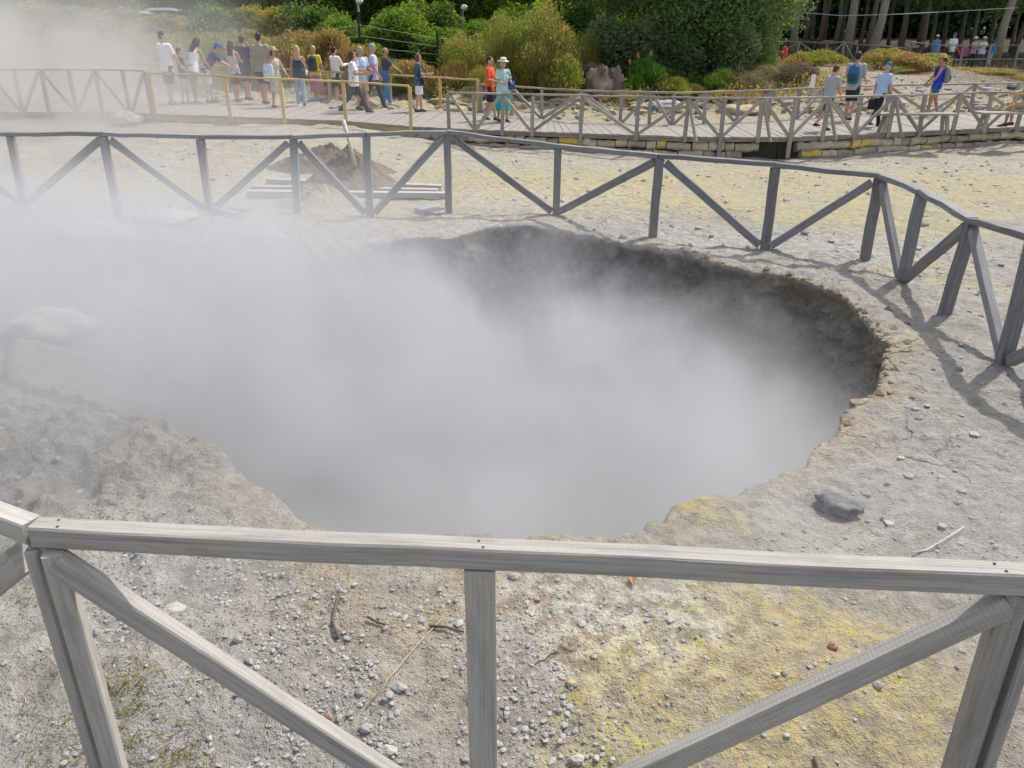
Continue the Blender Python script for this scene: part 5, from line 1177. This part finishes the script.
wb = person(931, 116, 55, -78, 'woman in royal blue tank top, denim shorts and straw hat', (.02, .04, .50), (.05, .12, .25), 'mini', 'none', 'brown', 'pony', hat=('brim', (.48, .34, .19)), fem=True, legs=(14, -8), knees=(4, 10), arms=((20, 6, 20, 0), (22, 8, 14, 0)), shoe=PINK, skin=1)
bag_on(wb, 'backpack', (.20, .24, .24), 'small grey backpack behind the woman in royal blue')
q_ = dk_at(1029, 111.5, .45)
person(1021, 112, 75, -82, 'person in blue shirt sitting on the bench at the frame edge', (.16, .26, .42), (.42, .30, .22), 'shorts', 'tee', 'grey', at=q_, H=1.7, legs=(84, 78), knees=(88, 74), arms=((30, 8, 50, 15), (30, 8, 50, 15)))
P_last = [o for o in SC.objects if o.get('label') == 'person in blue shirt sitting on the bench at the frame edge'][0]; P_last.location.z = deck_z(q_[0]) + .455 + .12 - .5 * 1.7 / 1.72 - .01
GV = 'distant visitors on the upper path'
for (px, py, hpy, Y, yaw, lab, kw) in [
    (938, 68, 36, 44.5, 20, 'person in blue shirt and white cap, leftmost of the distant visitors', dict(top=(.10, .25, .55), low=(.40, .5, .62), lowk='long', hat=('cap', (.8, .8, .8)))),
    (955, 67, 34, 44.5, 170, 'man in white shirt and blue cap among the distant visitors', dict(top=(.74, .77, .82), low=(.10, .07, .05), hat=('cap', (.08, .12, .3)))),
    (962, 66, 42.5, 45.5, 150, 'child in red shirt beside the man in white among the distant visitors', dict(top=(.60, .04, .05), low=(.06, .06, .10))),
    (968, 67, 44, 45, 170, 'child in violet pink shirt and cyan cap among the distant visitors', dict(top=(.45, .12, .30), low=(.05, .05, .08), hat=('cap', (.15, .5, .65)), fem=True)),
    (976, 68, 38, 45, 160, 'woman in pale pink top, dark trousers and white hat among the distant visitors', dict(top=(.66, .42, .40), low=(.05, .045, .045), lowk='long', hat=('brim', (.75, .72, .68)), fem=True, arms=((20, 8, 70, 20), (20, 8, 70, 20)))),
    (985, 69, 38, 44.6, 190, 'person in white top, grey trousers and pale hat among the distant visitors', dict(top=(.74, .72, .74), low=(.12, .12, .14), lowk='long', hat=('brim', (.72, .66, .55)), fem=True, arms=((30, 8, 90, 20), (30, 8, 90, 20)))),
    (994, 69.5, 41, 44.6, 75, 'person in bright cyan t-shirt and pale jeans, rightmost of the distant visitors', dict(top=(.02, .38, .58), low=(.52, .57, .60), lowk='long', hair='dark', legs=(14, -16), knees=(3, 12))),
    (813, 57, 36, 51, 30, 'person with auburn hair in dark green clothes walking at the edge of the pine forest', dict(top=(.03, .08, .05), low=(.03, .03, .03), lowk='long', hair='auburn')),
    (818, 57, 37, 52, 60, 'person in dark brown clothes walking at the edge of the pine forest', dict(top=(.10, .05, .04), low=(.03, .03, .03), lowk='long', hair='brown'))]:
    x, zt = zp(px, hpy, Y); Hh = zt - gz(x, Y)
    person(px, py, hpy, yaw, lab, at=(x, Y), H=max(.95, min(1.9, Hh)), small=True, group=GV if px > 900 else None, **kw)

# ------------------------------------------------------------------ steam
def steam_mat(name, build, aniso=.25, col=(.745, .75, .768)):
    t = NT(name); co = t.n('TexCoord').outputs['Object']; sx = t.n('SeparateXYZ', {0: co})
    den = build(t, co, sx.outputs[0], sx.outputs[1], sx.outputs[2])
    v = t.n('VolumePrincipled', {'Color': (*col, 1), 'Anisotropy': aniso}); t.set(v.inputs['Density'], den)
    t.t.links.new(v.outputs[0], t.out.inputs['Volume']); t.m.cycles.volume_step_rate = 1.0 if hasattr(t.m, 'cycles') else 1; return t.m
def pit(t, co, x, y, z):
    n = t.noise(t.n('Mapping', {'Vector': co, 'Scale': (.8, .8, 1.1)}).outputs[0], .62, 4, .55, .8)
    dx = t.math('DIVIDE', t.math('ADD', x, .7), 3.1); dy = t.math('DIVIDE', t.math('ADD', y, -5.7), 3.7)
    d = t.math('SQRT', t.math('ADD', t.math('MULTIPLY', dx, dx), t.math('MULTIPLY', dy, dy)))
    zz = t.math('ADD', z, t.math('MULTIPLY', t.math('SUBTRACT', n, .5), 2.3))
    zz = t.math('ADD', zz, t.math('MULTIPLY', t.mr(d, .6, 1.1), .38))
    wv = t.n('TexNoise', {'Vector': co, 'Scale': .8, 'Detail': 2.0}).outputs['Color']
    wc = t.n('VectorMath', {0: co, 1: t.n('VectorMath', {0: wv, 1: (1.6, 1.6, 1.6)}, operation='MULTIPLY').outputs[0]}, operation='ADD').outputs[0]
    n2 = t.noise(t.n('Mapping', {'Vector': wc, 'Scale': (1.0, 1.0, .7)}).outputs[0], 1.15, 4, .6)
    gx = t.math('DIVIDE', t.math('ADD', x, -.1), 1.3); gy = t.math('DIVIDE', t.math('ADD', y, -9.3), 1.5)
    zz = t.math('ADD', zz, t.math('MULTIPLY', t.mr(t.math('ADD', t.math('MULTIPLY', gx, gx), t.math('MULTIPLY', gy, gy)), 1.0, .0), .75))
    zz = t.math('ADD', zz, t.math('MULTIPLY', t.mr(y, 5.6, 3.4), -.55))
    a = t.math('MULTIPLY', t.mr(zz, .35, -1.1), t.math('MULTIPLY', t.mr(z, .30, -.15), t.math('ADD', .85, t.math('MULTIPLY', t.mr(n2, .36, .66), 1.4))))
    # thin drift above the pit mouth
    b = t.math('MULTIPLY', t.math('MULTIPLY', t.mr(d, 1.15, .5), t.mr(z, 1.1, -.3)), t.math('MULTIPLY', t.mr(n2, .44, .66), t.mr(y, 10.0, 7.9, 0, .42)))
    # heavier drift to the side
    l = t.math('MULTIPLY', t.mr(x, .6, -3.0), t.mr(z, 1.5, -.2))
    l = t.math('MULTIPLY', l, t.math('MULTIPLY', t.mr(y, 3.0, 4.9), t.mr(t.math('ADD', y, t.math('MULTIPLY', t.math('ADD', x, 2.0), .25)), 9.9, 7.4)))
    l = t.math('MULTIPLY', l, t.math('ADD', .68, t.math('MULTIPLY', t.mr(n2, .38, .64), .95)))
    return t.math('ADD', a, t.math('ADD', b, l))
def plume(t, co, x, y, z):
    n = t.noise(co, .33, 4, .55, .8)
    top = t.math('ADD', z, t.math('MULTIPLY', t.math('SUBTRACT', n, .5), 3.0))
    l = t.math('MULTIPLY', t.mr(x, -5.5, -13.5), t.mr(top, 4.6, .8))
    l = t.math('MULTIPLY', l, t.math('MULTIPLY', t.mr(y, 13.0, 16.0), t.mr(y, 29.5, 25.5)))
    lo = t.math('MULTIPLY', t.math('MULTIPLY', t.mr(x, -1.8, -8.5), t.mr(z, 1.9, .0)), t.math('MULTIPLY', t.mr(y, 13.0, 16.0), t.mr(y, 23.5, 21.0)))
    lo = t.math('MULTIPLY', lo, t.math('MULTIPLY', t.mr(n, .36, .66), .20))
    return t.math('ADD', lo, t.math('MULTIPLY', l, t.math('ADD', .04, t.math('MULTIPLY', t.mr(n, .41, .60), .46))))
def steam_box(lo, hi, mat, label):
    m = MB(); vs = [(a, b, c) for c in (lo[2], hi[2]) for b in (lo[1], hi[1]) for a in (lo[0], hi[0])]
    m.add(vs, [(0, 2, 3, 1), (4, 5, 7, 6), (0, 1, 5, 4), (2, 6, 7, 3), (0, 4, 6, 2), (1, 3, 7, 5)])
    return tag(m.build('steam', mat), label, 'steam', kind='stuff')
steam_box((-9, 2.75, -3.6), (3.6, 12.9, 1.6), steam_mat('crater_steam', pit), 'dense white steam filling the crater and drifting to the left')
steam_box((-24, 12.95, -1), (-1.5, 29.8, 6), steam_mat('plume_steam', plume, .25, (.73, .715, .71)), 'pale steam plume drifting over the boardwalk on the left')
SC.cycles.volume_step_rate = 1.0; SC.cycles.volume_max_steps = 128

SC.cycles.use_denoising = True
try: SC.cycles.denoiser = 'OPENIMAGEDENOISE'
except Exception: pass
SC.cycles.max_bounces = 8; SC.cycles.transparent_max_bounces = 8; SC.cycles.volume_bounces = 2
SC.cycles.use_adaptive_sampling = True; SC.cycles.adaptive_threshold = .02
